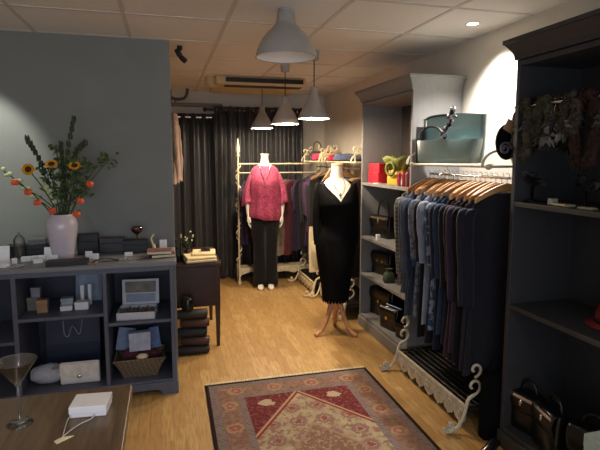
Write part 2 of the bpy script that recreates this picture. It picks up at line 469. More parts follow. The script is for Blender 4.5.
def garment_rack(label, x, y0, L, mat, double=False):
    t = thing('garment_rack', label, 'clothes rack', (x, y0, 0), group=None)
    for yy in (0, L):
        a, b = (MB(), MB()), MB(); end_frame(yy, a, b, True, double)
        b.build('end_frame', mat, t); [q_.build('scroll_foot', mat, t) for q_ in a]
    MB().tube([(.08, -.012, 1.5), (.08, L + .012, 1.5)], .0085, 8).build('top_rail', mat, t)
    MB().tube([(.225, 0, 1.435), (.225, L, 1.435)], .0085, 8).tube([(.225, .0, 1.435), (.36, 0, 1.435)], .006, 6).tube([(.225, L, 1.435), (.36, L, 1.435)], .006, 6).build('hanging_rail', M_chrome, t)
    sh = MB().tube([(.36, 0, 1.5), (.36, L, 1.5)], .0085, 8)
    k = int(L / .06)
    for i in range(1, k): sh.tube([(.08, L * i / k, 1.5), (.36, L * i / k, 1.5)], .0028, 5)
    sh.build('top_grid', mat, t)
    # scalloped frieze between the feet
    for ox in (0., .40):
        fr = MB(); n = int(L / .012)
        def low(u):
            p = (u * L / .115) % 1.0
            return .078 - .042 * abs(math.sin(PI * p)) - .016 * abs(math.sin(3 * PI * p))
        fr.bx(ox - .008, 0, .135, ox + .008, L, .152)
        for i in range(n):
            u0, u1 = i / n, (i + 1) / n
            fr.add([(ox - .004, u0 * L, low(u0)), (ox - .004, u1 * L, low(u1)), (ox - .004, u1 * L, .137), (ox - .004, u0 * L, .137),
                    (ox + .004, u0 * L, low(u0)), (ox + .004, u1 * L, low(u1)), (ox + .004, u1 * L, .137), (ox + .004, u0 * L, .137)],
                   [(0, 1, 2, 3), (7, 6, 5, 4), (0, 4, 5, 1)])
        m_ = int(L / .115)
        for i in range(m_):
            yy = (i + .5) * .115
            if yy > L - .02: break
            fr.tube([(ox - .009, yy + a, z) for a, z in spiral(-.022, .105, .020, .005, -PI / 2, 1.4 * PI, 14)], .0035, 5)
            fr.tube([(ox - .009, yy - a, z) for a, z in spiral(-.022, .105, .020, .005, -PI / 2, 1.4 * PI, 14)], .0035, 5)
            fr.ball((ox - .008, yy, .088), (.006, .012, .018), 8, 6)
        fr.build('frieze', mat, t)
    bs = MB().bx(.01, 0, .118, .39, L, .124)
    for i in range(1, 9): bs.tube([(.40 * i / 9, 0, .142), (.40 * i / 9, L, .142)], .006, 6)
    for yy in (0, L): bs.tube([(0, yy, .142), (.40, yy, .142)], .0085, 6)
    b_ = bs.build('base_grid', M_black, t)
    return t
RX = 1.6
RY0, RL_ = 2.29, .85
garment_rack('grey-cream scrolled iron rack of coats between the charcoal and grey shelving units', RX, RY0, RL_, M_irongr)
garment_rack('cream scrolled iron rack of dark dresses just behind the black-dressed mannequin', 1.62, 4.28, .78, M_iron, True)
garment_rack('cream scrolled iron rack of clothes along the wall, nearest the curtain', 1.57, 5.11, .69, M_iron, True)

# ---------------------------------------------------------------- clothes and hangers
def hanger_obj(label, loc, rz=0, group=None, w=.2, mat=None):
    h = thing('clothes_hanger', label, 'hanger', loc, rz, group)
    pts = []; n = 14; rings = []
    for i in range(n + 1):
        u = -1 + 2 * i / n
        z = -.055 - .075 * abs(u) ** 1.4; ht = .02 - .006 * abs(u)
        d = .008; x = u * w; y = -.015 * u * u
        rings.append([Vector((x, y - d, z - ht)), Vector((x, y + d, z - ht)), Vector((x, y + d, z + ht)), Vector((x, y - d, z + ht))])
    MB().loft(rings, smooth=False).build('arms', mat or M_bamboo, h, bevel=.003)
    hk = [(.0, 0, -.045), (0, 0, -.012)] + [(.014 * math.sin(a) , 0, .003 - .016 * math.cos(a)) for a in [i * .35 for i in range(1, 12)]]
    MB().tube(hk, .0022, 6).build('hook', M_chrome, h)
    return h

def garment(kind, label, cat, mat, loc, rz, zbot, group, shoulder=.215, neck=.075, th=.021, sl=.5, seed=0, hem=.235):
    """hung with its hanger hook at the origin; the body spans x, the thickness spans y"""
    rnd = random.Random(seed)
    t = thing(kind, label, cat, loc, rz, group)
    L = -zbot
    ph = rnd.random() * 6; ph2 = rnd.random() * 6
    prof = [(-.075, neck, .6), (-.092, neck + .045, .9), (-.115, shoulder * .8, 1.), (-.14, shoulder * .96, 1.), (-.17, shoulder, 1.), (-.25, shoulder * .93, 1.), (-.36, shoulder * .9, 1.)]
    m = 8
    for i in range(1, m + 1):
        f = i / m; prof.append((-.36 - (L - .36) * f, shoulder * .9 + (hem - shoulder * .9) * f, 1.))
    rings = []; N = 36
    for (z, a, k) in prof:
        ring = []
        fold = min(1, max(0, (-z - .2) / .5))
        for j in range(N):
            q = 2 * PI * j / N; c, s = math.cos(q), math.sin(q)
            y = th * k * math.copysign(abs(s) ** .7, s)
            x = a * math.copysign(abs(c) ** .8, c)
            y += fold * .011 * math.sin(x * 42 + ph + z * 1.2) + fold * .006 * math.sin(x * 88 + ph2)
            zz = z
            if z == prof[-1][0]: zz += .012 * math.sin(x * 14 + ph)
            ring.append(Vector((x, y, zz)))
        rings.append(ring)
    b = MB().loft(rings).build('body', mat, t)
    if sl:
        for s in (-1, 1):
            x0 = s * (shoulder - .02)
            pts = [(x0, 0, -.155), (s * (shoulder + .012), -.004, -.2), (s * (shoulder + .018), -.012, -.32), (s * (shoulder + .01), -.02, -.155 - sl * .65), (s * (shoulder - .0), -.016, -.155 - sl)]
            mb = MB(); pts = smooth_path(pts, 4); n = len(pts)
            rr = []
            for i, p in enumerate(pts):
                f = i / (n - 1); ra = .036 - .008 * f if i else .012
                rr.append([p + Vector((ra * .95 * math.cos(2 * PI * j / 14), (ra * .62) * math.sin(2 * PI * j / 14) + .002 * math.sin(f * 25 + j), 0)) for j in range(14)])
            mb.loft(rr).build('sleeve', mat, t)
    return t

GZ = 1.4265
near = [  # far -> near: kind, look, category, material, hem z, sleeve
 ('jacket', 'grey houndstooth jacket hanging last on the near rack, by the grey shelving unit', cloth((128, 122, 108), 'check', (70, 68, 64)), .62, .55),
 ('jacket', 'slate grey jacket hanging second, beside the houndstooth jacket', cloth((70, 77, 84)), .60, .52),
 ('coat', 'pale slate long coat hanging third from the houndstooth jacket', cloth((64, 72, 84)), .44, .52),
 ('jacket', 'navy jacket hanging fourth from the houndstooth jacket', cloth((36, 46, 66)), .58, .5),
 ('shirt', 'bright blue shirt hanging just beyond the grey floral dress', cloth((38, 58, 86)), .47, .45),
 ('dress', 'grey floral print dress hanging between the bright blue shirt and a black dress', cloth((112, 114, 122), 'floral', (70, 74, 88)), .46, .4),
 ('dress', 'black dress hanging between the grey floral dress and the white shirt', cloth((20, 20, 24)), .34, .4),
 ('shirt', 'white shirt hanging between two black dresses', cloth((128, 136, 152)), .47, .4),
 ('dress', 'black dress hanging between the white shirt and the patterned blue blouse', cloth((24, 24, 28)), .36, .4),
 ('blouse', 'blue and white patterned blouse hanging mid rack', cloth((46, 66, 96), 'floral', (120, 132, 148)), .45, .4),
 ('dress', 'dark navy dress hanging beside the patterned blue blouse', cloth((22, 28, 44)), .34, .46),
 ('shirt', 'denim blue shirt hanging with its shoulder just in front of a navy dress', cloth((34, 50, 76)), .46, .46),
 ('cardigan', 'black cardigan hanging beside the denim blue shirt', cloth((22, 20, 24)), .42, .5),
 ('dress', 'plum dress hanging between the black cardigan and a dark purple coat', cloth((50, 32, 44)), .36, .45),
 ('coat', 'dark purple coat hanging beyond the black coat', cloth((48, 34, 52)), .4, .55),
 ('coat', 'black coat hanging beyond the last two navy coats', cloth((18, 17, 21)), .34, .55),
 ('coat', 'dark navy coat with a mauve collar edge hanging second from the charcoal shelving', cloth((32, 29, 40)), .34, .55),
 ('coat', 'long navy coat hanging nearest to the charcoal shelving unit', cloth((23, 24, 32)), .32, .55),
]
ng = len(near)
for i, (k, lab, m, hz, sl) in enumerate(near):
    y = RY0 + RL_ - .0 - (RL_ - .03) * i / (ng - 1)
    rz = math.radians(random.uniform(-4, 4))
    garment(k, lab, k, m, (RX + .225, y, GZ), rz, hz - GZ, 'clothes on the near rack', seed=i, sl=sl, shoulder=.222 + random.uniform(-.012, .02), th=.017)
H0 = None
HL = ['fourth', 'fifth', 'sixth', 'seventh', 'eighth', 'ninth', 'tenth', 'eleventh', 'twelfth', 'thirteenth', 'fourteenth', 'fifteenth']
for i in range(ng):
    y = RY0 + RL_ - .0 - (RL_ - .03) * i / (ng - 1)
    lab = 'wooden clothes hanger inside the %s' % near[i][1].split(' hanging')[0]
    if i == 8: lab = 'wooden clothes hanger inside the black dress nearer than the white shirt'
    if i == 6: lab = 'wooden clothes hanger inside the black dress beyond the white shirt'
    if H0 is None: H0 = h = hanger_obj(lab, (RX + .225, y, 1.4405), math.radians(3), 'wooden hangers on the near rack', w=.195)
    else: h = dup(H0, (RX + .225, y, 1.4405), math.radians(random.uniform(-9, 9)), lab)
    h.location.z = 1.4425

# clothes on the two far racks and the back rack
def rail_set(items, x, ya, yb, z, rz0, grp, along='y', seed=50):
    n = len(items)
    for i, (k, lab, m, hz, sl, sw) in enumerate(items):
        f = i / max(1, n - 1)
        loc = (x, ya + (yb - ya) * f, z - .014) if along == 'y' else (ya + (yb - ya) * f, x, z - .014)
        garment(k, lab, k, m, loc, rz0 + math.radians(random.uniform(-5, 5)), hz - z, grp, seed=seed + i, sl=sl, shoulder=sw, th=.022, hem=sw + .01)
far1 = [
 ('coat', 'dark coat at the curtain end of the farthest wall rack', cloth((30, 28, 34)), .4, .5, .2),
 ('dress', 'purple dress on the farthest wall rack', cloth((48, 38, 62)), .5, .4, .19),
 ('blouse', 'magenta blouse on the farthest wall rack', cloth((96, 34, 58)), .7, .4, .19),
 ('dress', 'navy dress with a mauve neck edge on the farthest wall rack', cloth((40, 42, 72)), .45, .4, .2),
 ('jacket', 'dark navy jacket on the farthest wall rack, next to the cream trousers', cloth((30, 32, 46)), .55, .5, .21),
 ('coat', 'black coat hung in front of the navy jacket on the farthest wall rack', cloth((18, 18, 20)), .45, .5, .22),
]
rail_set(far1, 1.47 + .325, 5.72, 5.27, 1.435, 0, 'clothes on the farthest wall rack', seed=80)
far2 = [
 ('scarf', 'lilac grey scarf hung long on the rack behind the black-dressed mannequin', cloth((128, 118, 136), 'stripe', (104, 96, 116)), .35, 0, .2),
 ('cardigan', 'striped grey cardigan behind the black-dressed mannequin', cloth((120, 112, 126), 'stripe', (92, 88, 100)), .5, .5, .2),
 ('coat', 'black coat behind the black-dressed mannequin', cloth((18, 18, 20)), .4, .5, .21),
 ('dress', 'charcoal floral dress behind the black-dressed mannequin', cloth((54, 52, 60), 'floral', (120, 112, 118)), .4, .4, .2),
 ('jacket', 'tan jacket seen over the black-dressed mannequin\'s shoulder', cloth((168, 120, 70)), .7, .5, .19),
 ('coat', 'dark brown coat at the near end of the rack behind the black-dressed mannequin', cloth((34, 26, 24)), .4, .5, .2),
]
rail_set(far2, 1.52 + .325, 5.0, 4.4, 1.435, 0, 'clothes on the rack behind the mannequin', seed=90)
hf = hanger_obj('pale wooden hanger tilted out over the black coat on the farthest wall rack', (1.795, 5.235, 1.4425), math.radians(-10), 'hangers on the wall racks', w=.23)
hf2 = dup(hf, (1.845, 5.03, 1.4425), math.radians(8), 'pale wooden hanger at the far end of the rack behind the black-dressed mannequin')
# cream trousers folded over at the near end of the farthest rack
tr = thing('trousers', 'cream trousers hanging between dark clothes by the wall', 'trousers', (1.59, 5.20, 1.40))
MB().loft([ell(0, 0, z, a, .012, 16, 4) for z, a in ((-.62, .06), (-.7, .065), (-.9, .066), (-1.14, .06))]).build('leg', M_cream, tr)
MB().loft([ell(0, .004, z, a, .011, 16, 4) for z, a in ((-.10, .055), (-.35, .06), (-.62, .058))]).build('waist', cloth((30, 28, 30)), tr)
MB().tube([(.0, .004, -.1), (.1, .002, -.02), (.22, 0, .03)], .004, 6).build('loop', M_black, tr)

# ---------------------------------------------------------------- ornate rack across the back, in front of the curtain
BY = 5.88
br = thing('garment_rack', 'cream ornate rack with leaf-tipped posts standing in front of the black curtain', 'clothes rack', (.84, BY, 0))
BW = 1.02
for x in (0, BW):
    p = MB().tube([(x, 0, .0), (x, 0, 1.56)], .011, 8)
    p.lathe([(.011, 1.55), (.022, 1.57), (.012, 1.59), (.026, 1.63), (.018, 1.69), (.004, 1.77)], 10, (x, 0, 0))
    for k in range(13):
        a = .16 + k * .11
        if abs(a - 1.47) < .04: continue
        p.tube([(x + .03 * math.cos(i * .5 + k * 2), .0 + .02 * math.sin(i * .5 + k * 2), a + i * .014) for i in range(9)], [.002, .006, .009, .010, .009, .008, .006, .004, .002], 6)
    p.lathe([(.022, 0), (.026, .02), (.012, .06)], 10, (x, 0, 0))
    p.build('post', M_iron, br)
MB().tube([(0, 0, 1.47), (BW, 0, 1.47)], .009, 8).build('top_rail', M_iron, br)
MB().tube([(0, .06, 1.36), (BW, .06, 1.36)], .008, 8).tube([(0, 0, 1.36), (0, .06, 1.36)], .007).tube([(BW, 0, 1.36), (BW, .06, 1.36)], .007).build('hanging_rail', M_iron, br)
poly = [(0, .2), (0, .07)]
for i in range(1, 40):
    u = i / 40; poly.append((u * BW, .10 + .045 * abs(math.sin(PI * u * 3)) - .02 * math.exp(-((u - .5) / .06) ** 2)))
poly += [(BW, .07), (BW, .2)]
MB().prism(poly, 'y', -.008, .008).build('skirt_panel', M_iron, br)
MB().bx(0, .0, .185, BW, .16, .2).build('base_shelf', M_iron, br)
for x in (0, BW): MB().tube([(x, .16, 0), (x, .16, .2)], .011, 8).build('rear_foot', M_iron, br)
back = [
 ('dress', 'dark purple dress hanging nearest the leaf-tipped post on the back rack', cloth((44, 30, 50)), .5, .35, .17),
 ('blouse', 'magenta blouse low on the back rack behind the pink-bloused mannequin', cloth((150, 46, 84)), .62, .3, .17),
 ('dress', 'pale pink dress behind the pink-bloused mannequin\'s hand', cloth((176, 142, 140)), .34, .3, .18),
 ('dress', 'black dress behind the pink-bloused mannequin', cloth((20, 20, 22)), .4, .3, .18),
 ('dress', 'beige dress behind the pink-bloused mannequin\'s trousers', cloth((150, 136, 116)), .36, .3, .18),
 ('dress', 'crimson dress behind the pink-bloused mannequin', cloth((104, 36, 48)), .36, .3, .18),
 ('dress', 'deep violet dress at the wall end of the back rack', cloth((44, 34, 58)), .4, .3, .18),
 ('coat', 'black coat at the wall end of the back rack', cloth((18, 18, 22)), .45, .5, .19),
]
rail_set(back, BY + .06, .98, 1.72, 1.36, math.radians(50), 'clothes on the back rack', along='x', seed=120)
# ---------------------------------------------------------------- curtains
def satin(name, c):
    m, nt, b = newmat(name); co, x, y, z = coords(nt)
    n = noise(nt, co, 260, 1, .5, (1, 1, .1))
    nt.links.new(mixc(nt, n, tuple(v * .8 for v in c[:3]) + (1,), c), b.inputs['Base Color'])
    b.inputs['Roughness'].default_value = .42; b.inputs['Sheen Weight'].default_value = .15
    return m
M_curt = satin('black_satin', H(46, 46, 48))
def curtain(label, x0, x1, y, z0, z1, folds, amp, rodz, rodmat, seed):
    rnd = random.Random(seed)
    t = thing('curtain', label, 'curtain', ((x0 + x1) / 2, y, 0))
    W = x1 - x0
    ph = [rnd.uniform(-.5, .5) for _ in range(folds + 2)]
    def fn(u, v):
        k = u * folds; i = int(min(k, folds - 1))
        a = amp * (.75 + .25 * math.sin(i * 2.4))
        flare = .8 + .35 * (1 - v)
        return Vector((-W / 2 + W * u + .012 * math.sin(6 * k + 1) * (1 - v), a * flare * math.sin(2 * PI * k + ph[i] * 0) + .01 * math.sin(5 * v + i), z0 + (z1 - z0) * v))
    MB().sheet(fn, folds * 14, 14).build('drape', M_curt, t, solid=.004)
    ey = MB()
    for i in range(folds * 2):
        xx = -W / 2 + W * (i + .5) / (folds * 2) - W * .25 / folds * 0
        ey.tube([(xx + .003 * s, .022 * math.cos(q * PI / 6), rodz + .022 * math.sin(q * PI / 6)) for q in range(13) for s in (0,)], .005, 5)
    ey.build('eyelet_rings', M_chrome, t)
    return t
curtain('black satin curtain panel nearest the slate partition on the lower pole', -.5, .64, 6.33, .015, 2.09, 9, .045, 2.045, None, 3)
curtain('wide black satin curtain behind the ornate back rack, on the higher pole', .60, 1.74, 6.2, .015, 2.175, 10, .048, 2.13, None, 5)
cr = MB().tube([(-.9, 0, 0), (.66, 0, 0)], .013, 10).ball((.67, 0, 0), .02, 10, 8).bx(-.4, -.005, -.005, -.38, .12, .005).build('curtain_rod', M_chrome, loc=(0, 6.33, 2.045))
tag(cr, 'lower metal curtain pole carrying the panel nearest the slate partition', 'curtain pole')
cr = MB().tube([(.5, 0, 0), (1.95, 0, 0)], .016, 10).ball((.49, 0, 0), .026, 10, 8).ball((1.95, 0, 0), .026, 10, 8).bx(.7, -.005, -.005, .72, .25, .005).bx(1.8, -.005, -.005, 1.82, .25, .005).build('curtain_rod', M_black, loc=(0, 6.2, 2.13))
tag(cr, 'higher black curtain pole carrying the wide curtain', 'curtain pole')
cr = MB().tube([(-.9, 0, 0), (.72, 0, 0)], .024, 10).build('ceiling_pipe', M_grey, loc=(0, 6.38, 2.2))
tag(cr, 'pale grey pipe running above the lower curtain pole', 'pipe')

# ---------------------------------------------------------------- mannequins
def body_rings(dz, prof, n=28):
    return [ell(cx, cy, z + dz, a, b, n, p) for (z, a, b, cx, cy, p) in prof]
TORSO = [(.80, .150, .105, 0, .01, 2.2), (.86, .170, .118, 0, .015, 2.2), (.93, .165, .115, 0, .012, 2.2), (1.0, .140, .098, 0, .004, 2.1), (1.06, .122, .088, 0, 0, 2.1),
         (1.13, .130, .094, 0, -.004, 2.1), (1.20, .145, .112, 0, -.016, 2.1), (1.25, .152, .124, 0, -.022, 2.1), (1.30, .156, .112, 0, -.014, 2.2), (1.36, .150, .090, 0, 0, 2.2),
         (1.40, .138, .074, 0, .008, 2.2), (1.43, .108, .064, 0, .012, 2.2), (1.452, .085, .056, 0, .012, 2.0), (1.475, .056, .052, 0, .008, 2.0), (1.51, .049, .049, 0, .0, 2.0), (1.555, .047, .048, 0, -.006, 2.0), (1.575, .05, .05, 0, -.008, 2.0)]
def hand(mb, w, s, yaw=0):
    """relaxed hand hanging from wrist w, palm towards the thigh; s = side sign"""
    w = Vector(w)
    mb.loft([[w + Vector((.019 * math.cos(q) * k, -.004 - .012 * f + .03 * math.sin(q) * k, -.085 * f)) for q in [2 * PI * j / 12 for j in range(12)]] for f, k in ((-.1, .75), (.2, .9), (.6, 1.05), (1., .95))])
    for i, (dy, l) in enumerate(((-.024, .07), (-.008, .08), (.008, .075), (.022, .058))):
        b0 = w + Vector((0, -.014 + dy, -.078))
        mb.tube(smooth_path([b0, b0 + Vector((-s * .004, -.004, -l * .45)), b0 + Vector((-s * .016, -.006, -l * .8)), b0 + Vector((-s * .028, -.006, -l))], 3), [.0085] * 4 + [.0078] * 3 + [.007, .0062, .004], 7)
    b0 = w + Vector((-s * .006, -.032, -.03))
    mb.tube(smooth_path([b0 + Vector((0, .012, .01)), b0 + Vector((-s * .008, -.012, -.022)), b0 + Vector((-s * .014, -.016, -.05)), b0 + Vector((-s * .016, -.014, -.066))], 3), [.012, .012, .012, .011, .011, .010, .010, .009, .008, .005], 7)

# -- pink blouse figure
pk = thing('mannequin', 'white headless mannequin in a pink blouse and black trousers before the back rack', 'mannequin', (1.12, 5.66, 0), math.radians(-9))
mb = MB().loft(body_rings(0, TORSO))
mb.lathe([(.052, 0), (.054, .006), (.052, .012)], 20, (0, -.008, 1.575))
for s in (-1, 1):
    pts = smooth_path([(s * .12, .01, 1.365), (s * .150, .012, 1.33), (s * .180, .015, 1.25), (s * .20, .01, 1.12), (s * .204, -.02, 1.0), (s * .196, -.055, .885)], 4)
    n = len(pts); mb.tube(pts, [.040 - .018 * (i / (n - 1)) for i in range(n)], 12)
    hand(mb, (s * .195, -.05, .885), s)
    # leg and foot
    lp = smooth_path([(s * .085, .01, .86), (s * .08, 0, .7), (s * .072, -.01, .48), (s * .068, .01, .3), (s * .06, .02, .12), (s * .06, .02, .07)], 4)
    n = len(lp); mb.tube(lp, [.085 - .055 * (i / (n - 1)) for i in range(n)], 12)
    mb.loft([ell(s * (.06 + .006 * k), y, z, a, .012 + 0 * y, 10) if False else [Vector((s * .062 + a * math.cos(q), y, z + h * math.sin(q))) for q in [2 * PI * j / 12 for j in range(12)]]
             for k, (y, z, a, h) in enumerate(((.055, .045, .018, .03), (.03, .05, .028, .045), (-.02, .05, .03, .045), (-.07, .034, .034, .03), (-.12, .022, .036, .02), (-.155, .016, .026, .014), (-.17, .014, .012, .009)))])
mb.build('body', M_manq, pk)
bl = MB()
bp = [(.835, .205, .150, 0, .0, 2.2), (.90, .200, .148, 0, .0, 2.2), (1.0, .19, .136, 0, -.004, 2.2), (1.12, .178, .13, 0, -.008, 2.2), (1.24, .176, .142, 0, -.018, 2.2), (1.32, .162, .122, 0, -.008, 2.2), (1.38, .164, .098, 0, .004, 2.2), (1.41, .150, .086, 0, .008, 2.1), (1.437, .122, .075, 0, .01, 2.2), (1.452, .105, .066, 0, .01, 2.0)]
rings = body_rings(0, bp, 48)
for k, r in enumerate(rings[:5]):
    am = (.012, .011, .009, .006, .003)[k]
    for j, v in enumerate(r):
        q = 2 * PI * j / 48
        v.x += am * math.cos(q) * math.sin(q * 9); v.y += am * math.sin(q) * math.sin(q * 9)
        if k == 0: v.z += .018 * math.sin(q * 2 + .5) + .006 * math.sin(q * 9)
bl.loft(rings, False, False)
M_pink = cloth((180, 74, 104), 'mottle', (128, 46, 74), .7)
bl.build('blouse', M_pink, pk, solid=.003)
for s in (-1, 1):
    sl = MB(); pts = smooth_path([(s * .11, .01, 1.395), (s * .14, .01, 1.35), (s * .176, .01, 1.25), (s * .205, .005, 1.13), (s * .21, -.012, 1.0)], 4)
    n = len(pts); rr = []
    for i, p in enumerate(pts):
        f = i / (n - 1); ra = .046 + .04 * f
        rr.append([p + Vector(((ra * (1 + .12 * f * math.sin(6 * q))) * math.cos(q) * .72, ra * (1 + .12 * f * math.sin(6 * q)) * math.sin(q), (.03 * math.cos(q + .6) * f))) for q in [2 * PI * j / 30 for j in range(30)]])
    sl.loft(rr, True, False).build('sleeve', M_pink, pk, solid=.003)
for s in (-1, 1):
    lg = MB(); rr = []
    for z, c, a, b in ((.885, .070, .088, .115), (.80, .078, .092, .116), (.66, .078, .078, .096), (.5, .072, .070, .084), (.3, .068, .072, .086), (.14, .066, .078, .094), (.045, .066, .084, .104)):
        rr.append([Vector((s * c + a * (1 + .05 * math.sin(7 * q) * (1 - z)) * math.cos(q), .005 + b * (1 + .05 * math.sin(7 * q) * (1 - z)) * math.sin(q) + (.015 if z < .1 else 0), z)) for q in [2 * PI * j / 28 for j in range(28)]])
    lg.loft(rr, True, False).build('trouser_leg', cloth((13, 13, 17)), pk, solid=.003)
MB().loft([ell(0, .008, z, a, b, 28, 2.2) for z, a, b in ((.80, .172, .128), (.86, .178, .128), (.92, .170, .122))], False, False).build('waistband', cloth((13, 13, 17)), pk, solid=.003)
nk = MB().tube([(-.06, -.055, 1.46), (-.045, -.112, 1.38), (-.02, -.145, 1.31), (0, -.168, 1.24), (.02, -.145, 1.31), (.045, -.112, 1.38), (.06, -.055, 1.46)], .003, 5).ball((0, -.172, 1.225), (.012, .006, .018), 8, 6).build('necklace', M_chrome, loc=pk.location, rot=pk.rotation_euler)
tag(nk, 'long silver pendant necklace hanging on the pink blouse', 'necklace')

# -- black dress form on a tripod
bk = thing('mannequin', 'headless dress form in a black long-sleeved lace dress on a wooden tripod', 'mannequin', (1.415, 3.98, 0), math.radians(-5))
DZ = -.095
SC = 1.0
tor = body_rings(DZ, TORSO)
mb = MB().loft(tor)
mb.build('body', M_manq, bk)
MB().lathe([(.0, 0), (.05, 0), (.052, .008), (.045, .016), (.02, .022), (.0, .024)], 20, (0, -.008, 1.575 + DZ), caps=False).build('neck_cap', M_legwood, bk)
M_lace = pm((7, 7, 8), .85, var=.4, scale=70, bmp=.25, name='black_lace', spec=.12)
dp = [(.30, .118, .118, 0, .01, 2.0), (.40, .124, .118, 0, .01, 2.0), (.55, .145, .124, 0, .012, 2.1), (.68, .166, .128, 0, .014, 2.2), (.78, .178, .128, 0, .015, 2.2), (.85, .170, .122, 0, .01, 2.2), (.91, .150, .106, 0, .004, 2.1), (.965, .131, .097, 0, 0, 2.1),
      (1.04, .138, .102, 0, -.004, 2.1), (1.11, .153, .121, 0, -.016, 2.1), (1.155, .160, .133, 0, -.022, 2.1), (1.205, .160, .121, 0, -.014, 2.2), (1.265, .168, .101, 0, 0, 2.3), (1.305, .168, .085, 0, .008, 2.3), (1.335, .142, .073, 0, .012, 2.2), (1.357, .098, .066, 0, .012, 2.0)]
def prof_at(z, P=dp):
    for i in range(len(P) - 1):
        if P[i][0] <= z <= P[i + 1][0]:
            f = (z - P[i][0]) / (P[i + 1][0] - P[i][0]); return [P[i][k] + (P[i + 1][k] - P[i][k]) * f for k in range(6)]
    return list(P[-1])
ds = MB(); N = 96; M_ = 44; grid = []
for i in range(M_ + 1):
    ring = []
    for j in range(N):
        q = 2 * PI * j / N
        c, s = math.cos(q), math.sin(q)
        top = 1.352
        if s < 0:                       # front: sweetheart V between the shoulder straps
            xx = abs(c) * .17
            if xx < .118: top = 1.178 + (xx / .118) ** .85 * .145
            else: top = 1.323 + .02 * (xx - .118) / .052
        z0 = .305 + .006 * math.sin(q * 13) + .004 * math.sin(q * 29)
        z = z0 + (top - z0) * i / M_
        _, a, b, cx, cy, p = prof_at(z)
        ring.append(Vector((cx + a * math.copysign(abs(c) ** (2 / p), c), cy + b * math.copysign(abs(s) ** (2 / p), s), z)))
    grid.append(ring)
ds.loft(grid, False, False).build('dress', M_lace, bk, solid=.003)
for s in (-1, 1):
    pts = smooth_path([(s * .128, .01, 1.315), (s * .150, .012, 1.27), (s * .166, .014, 1.14), (s * .172, .016, 1.02), (s * .172, .008, .9), (s * .168, .0, .80)], 4)
    n = len(pts); MB().tube(pts, [.048 - .020 * (i / (n - 1)) for i in range(n)], 14).build('sleeve', M_lace, bk)
lb = MB()
for k in range(26):
    q = 2 * PI * k / 26
    lb.prism([(-.013, 0), (.013, 0), (.010, -.010), (0, -.018 - .004 * (k % 3)), (-.010, -.010)], 'y', -.001, .001)
    for idx in range(len(lb.v) - 10, len(lb.v)):
        v = Vector(lb.v[idx]); lb.v[idx] = tuple(Matrix.Rotation(q + PI / 2, 3, 'Z') @ v + Vector((.117 * math.cos(q), .01 + .117 * math.sin(q), .308)))
lb.build('lace_hem', M_lace, bk)
st = MB().tube([(0, 0, .2), (0, 0, .75)], .017, 12).lathe([(.02, .2), (.036, .22), (.036, .30), (.022, .34)], 16).build('pole', M_legwood, bk)
for a in (201, 316, 78):
    a = math.radians(a); c, s_ = math.cos(a), math.sin(a)
    pts = smooth_path([(c * r, s_ * r, z) for r, z in ((.015, .315), (.045, .27), (.085, .16), (.135, .06), (.185, .022), (.215, .016))], 4)
    n = len(pts); MB().tube(pts, [.024 - .006 * i / (n - 1) for i in range(n)], 10).build('leg', M_legwood, bk)
nk = MB().tube([(-.05, -.02, 1.372), (-.05, -.062, 1.335), (-.03, -.094, 1.29), (0, -.118, 1.255), (.03, -.094, 1.29), (.05, -.062, 1.335), (.05, -.02, 1.372)], .0026, 5).ball((0, -.124, 1.238), (.012, .006, .016), 8, 6).build('necklace', M_chrome, loc=bk.location, rot=bk.rotation_euler)
tag(nk, 'short silver pendant necklace at the neckline of the black dress', 'necklace')

# ---------------------------------------------------------------- pendant lamps
M_shade = pm((168, 166, 162), .45, .15, var=.03, name='shade_metal')
M_shin = pm((245, 242, 236), .6, var=.01, name='shade_inside_white')
def pendant(label, x, y, dia, zr, lit, group=None, prof=None):
    t = thing('pendant_lamp', label, 'pendant lamp', (x, y, 0), 0, group)
    k = dia / .27; R_ = dia / 2
    prof = [(r * R_, z * R_) for r, z in prof] if prof else [(R_, 0), (R_ * .985, .012 * k), (R_ * .86, .05 * k), (R_ * .66, .10 * k), (R_ * .46, .145 * k), (R_ * .30, .185 * k), (R_ * .25, .20 * k), (R_ * .235, .245 * k), (R_ * .20, .262 * k)]
    MB().lathe([(r, zr + z) for r, z in prof] + [(0, zr + prof[-1][1] + .001)], 40, caps=False).build('shade', M_shade, t)
    MB().lathe([(r - .003, zr + z) for r, z in prof[:7]], 40, caps=False).lathe([(.0, zr + .197 * k), (R_ * .25, zr + .197 * k)], 30, caps=False).build('shade_lining', M_shin, t)
    MB().lathe([(R_, zr), (R_ + .003, zr - .003), (R_ - .004, zr - .003), (R_ - .003, zr)], 40, caps=False).build('rim', M_shade, t)
    ztop = zr + prof[-1][1]
    if CH - ztop > .06: MB().tube([(0, 0, ztop - .004), (0, 0, CH - .05)], .0045, 6).build('cord', M_black, t)
    MB().lathe([(.0, CH - .075), (.03, CH - .075), (.038, CH - .07), (.042, CH - .004), (.042, CH)] if lit else [(0, min(ztop, CH - .06) - .01), (.03, min(ztop, CH - .06) - .01), (.045, CH - .02), (.045, CH)], 24, caps=False).build('ceiling_cup', M_shade, t)
    MB().lathe([(.02, .15 * k + zr), (.02, .19 * k + zr)], 14).build('socket', M_white, t)
    bm = pm((255, 240, 215), .4, var=.01, name='lit_bulb', emit=(1., .85, .62, 60)) if lit else M_shin
    MB().ball((0, 0, zr + .085 * k), (.042, .042, .05), 16, 10).build('bulb', bm, t)
    if lit:
        l = bpy.data.lights.new('pendant_light', 'POINT'); l.energy = 58; l.color = (1., .80, .58); l.shadow_soft_size = .045
        o = bpy.data.objects.new('pendant_light', l); COL.objects.link(o); o.location = (x, y, zr + .025)
    return t
PG = 'small lit pendant lamps'
pendant('small lit grey pendant lamp hanging nearest to the black-dressed mannequin', 1.155, 3.80, .25, 1.857, True, PG)
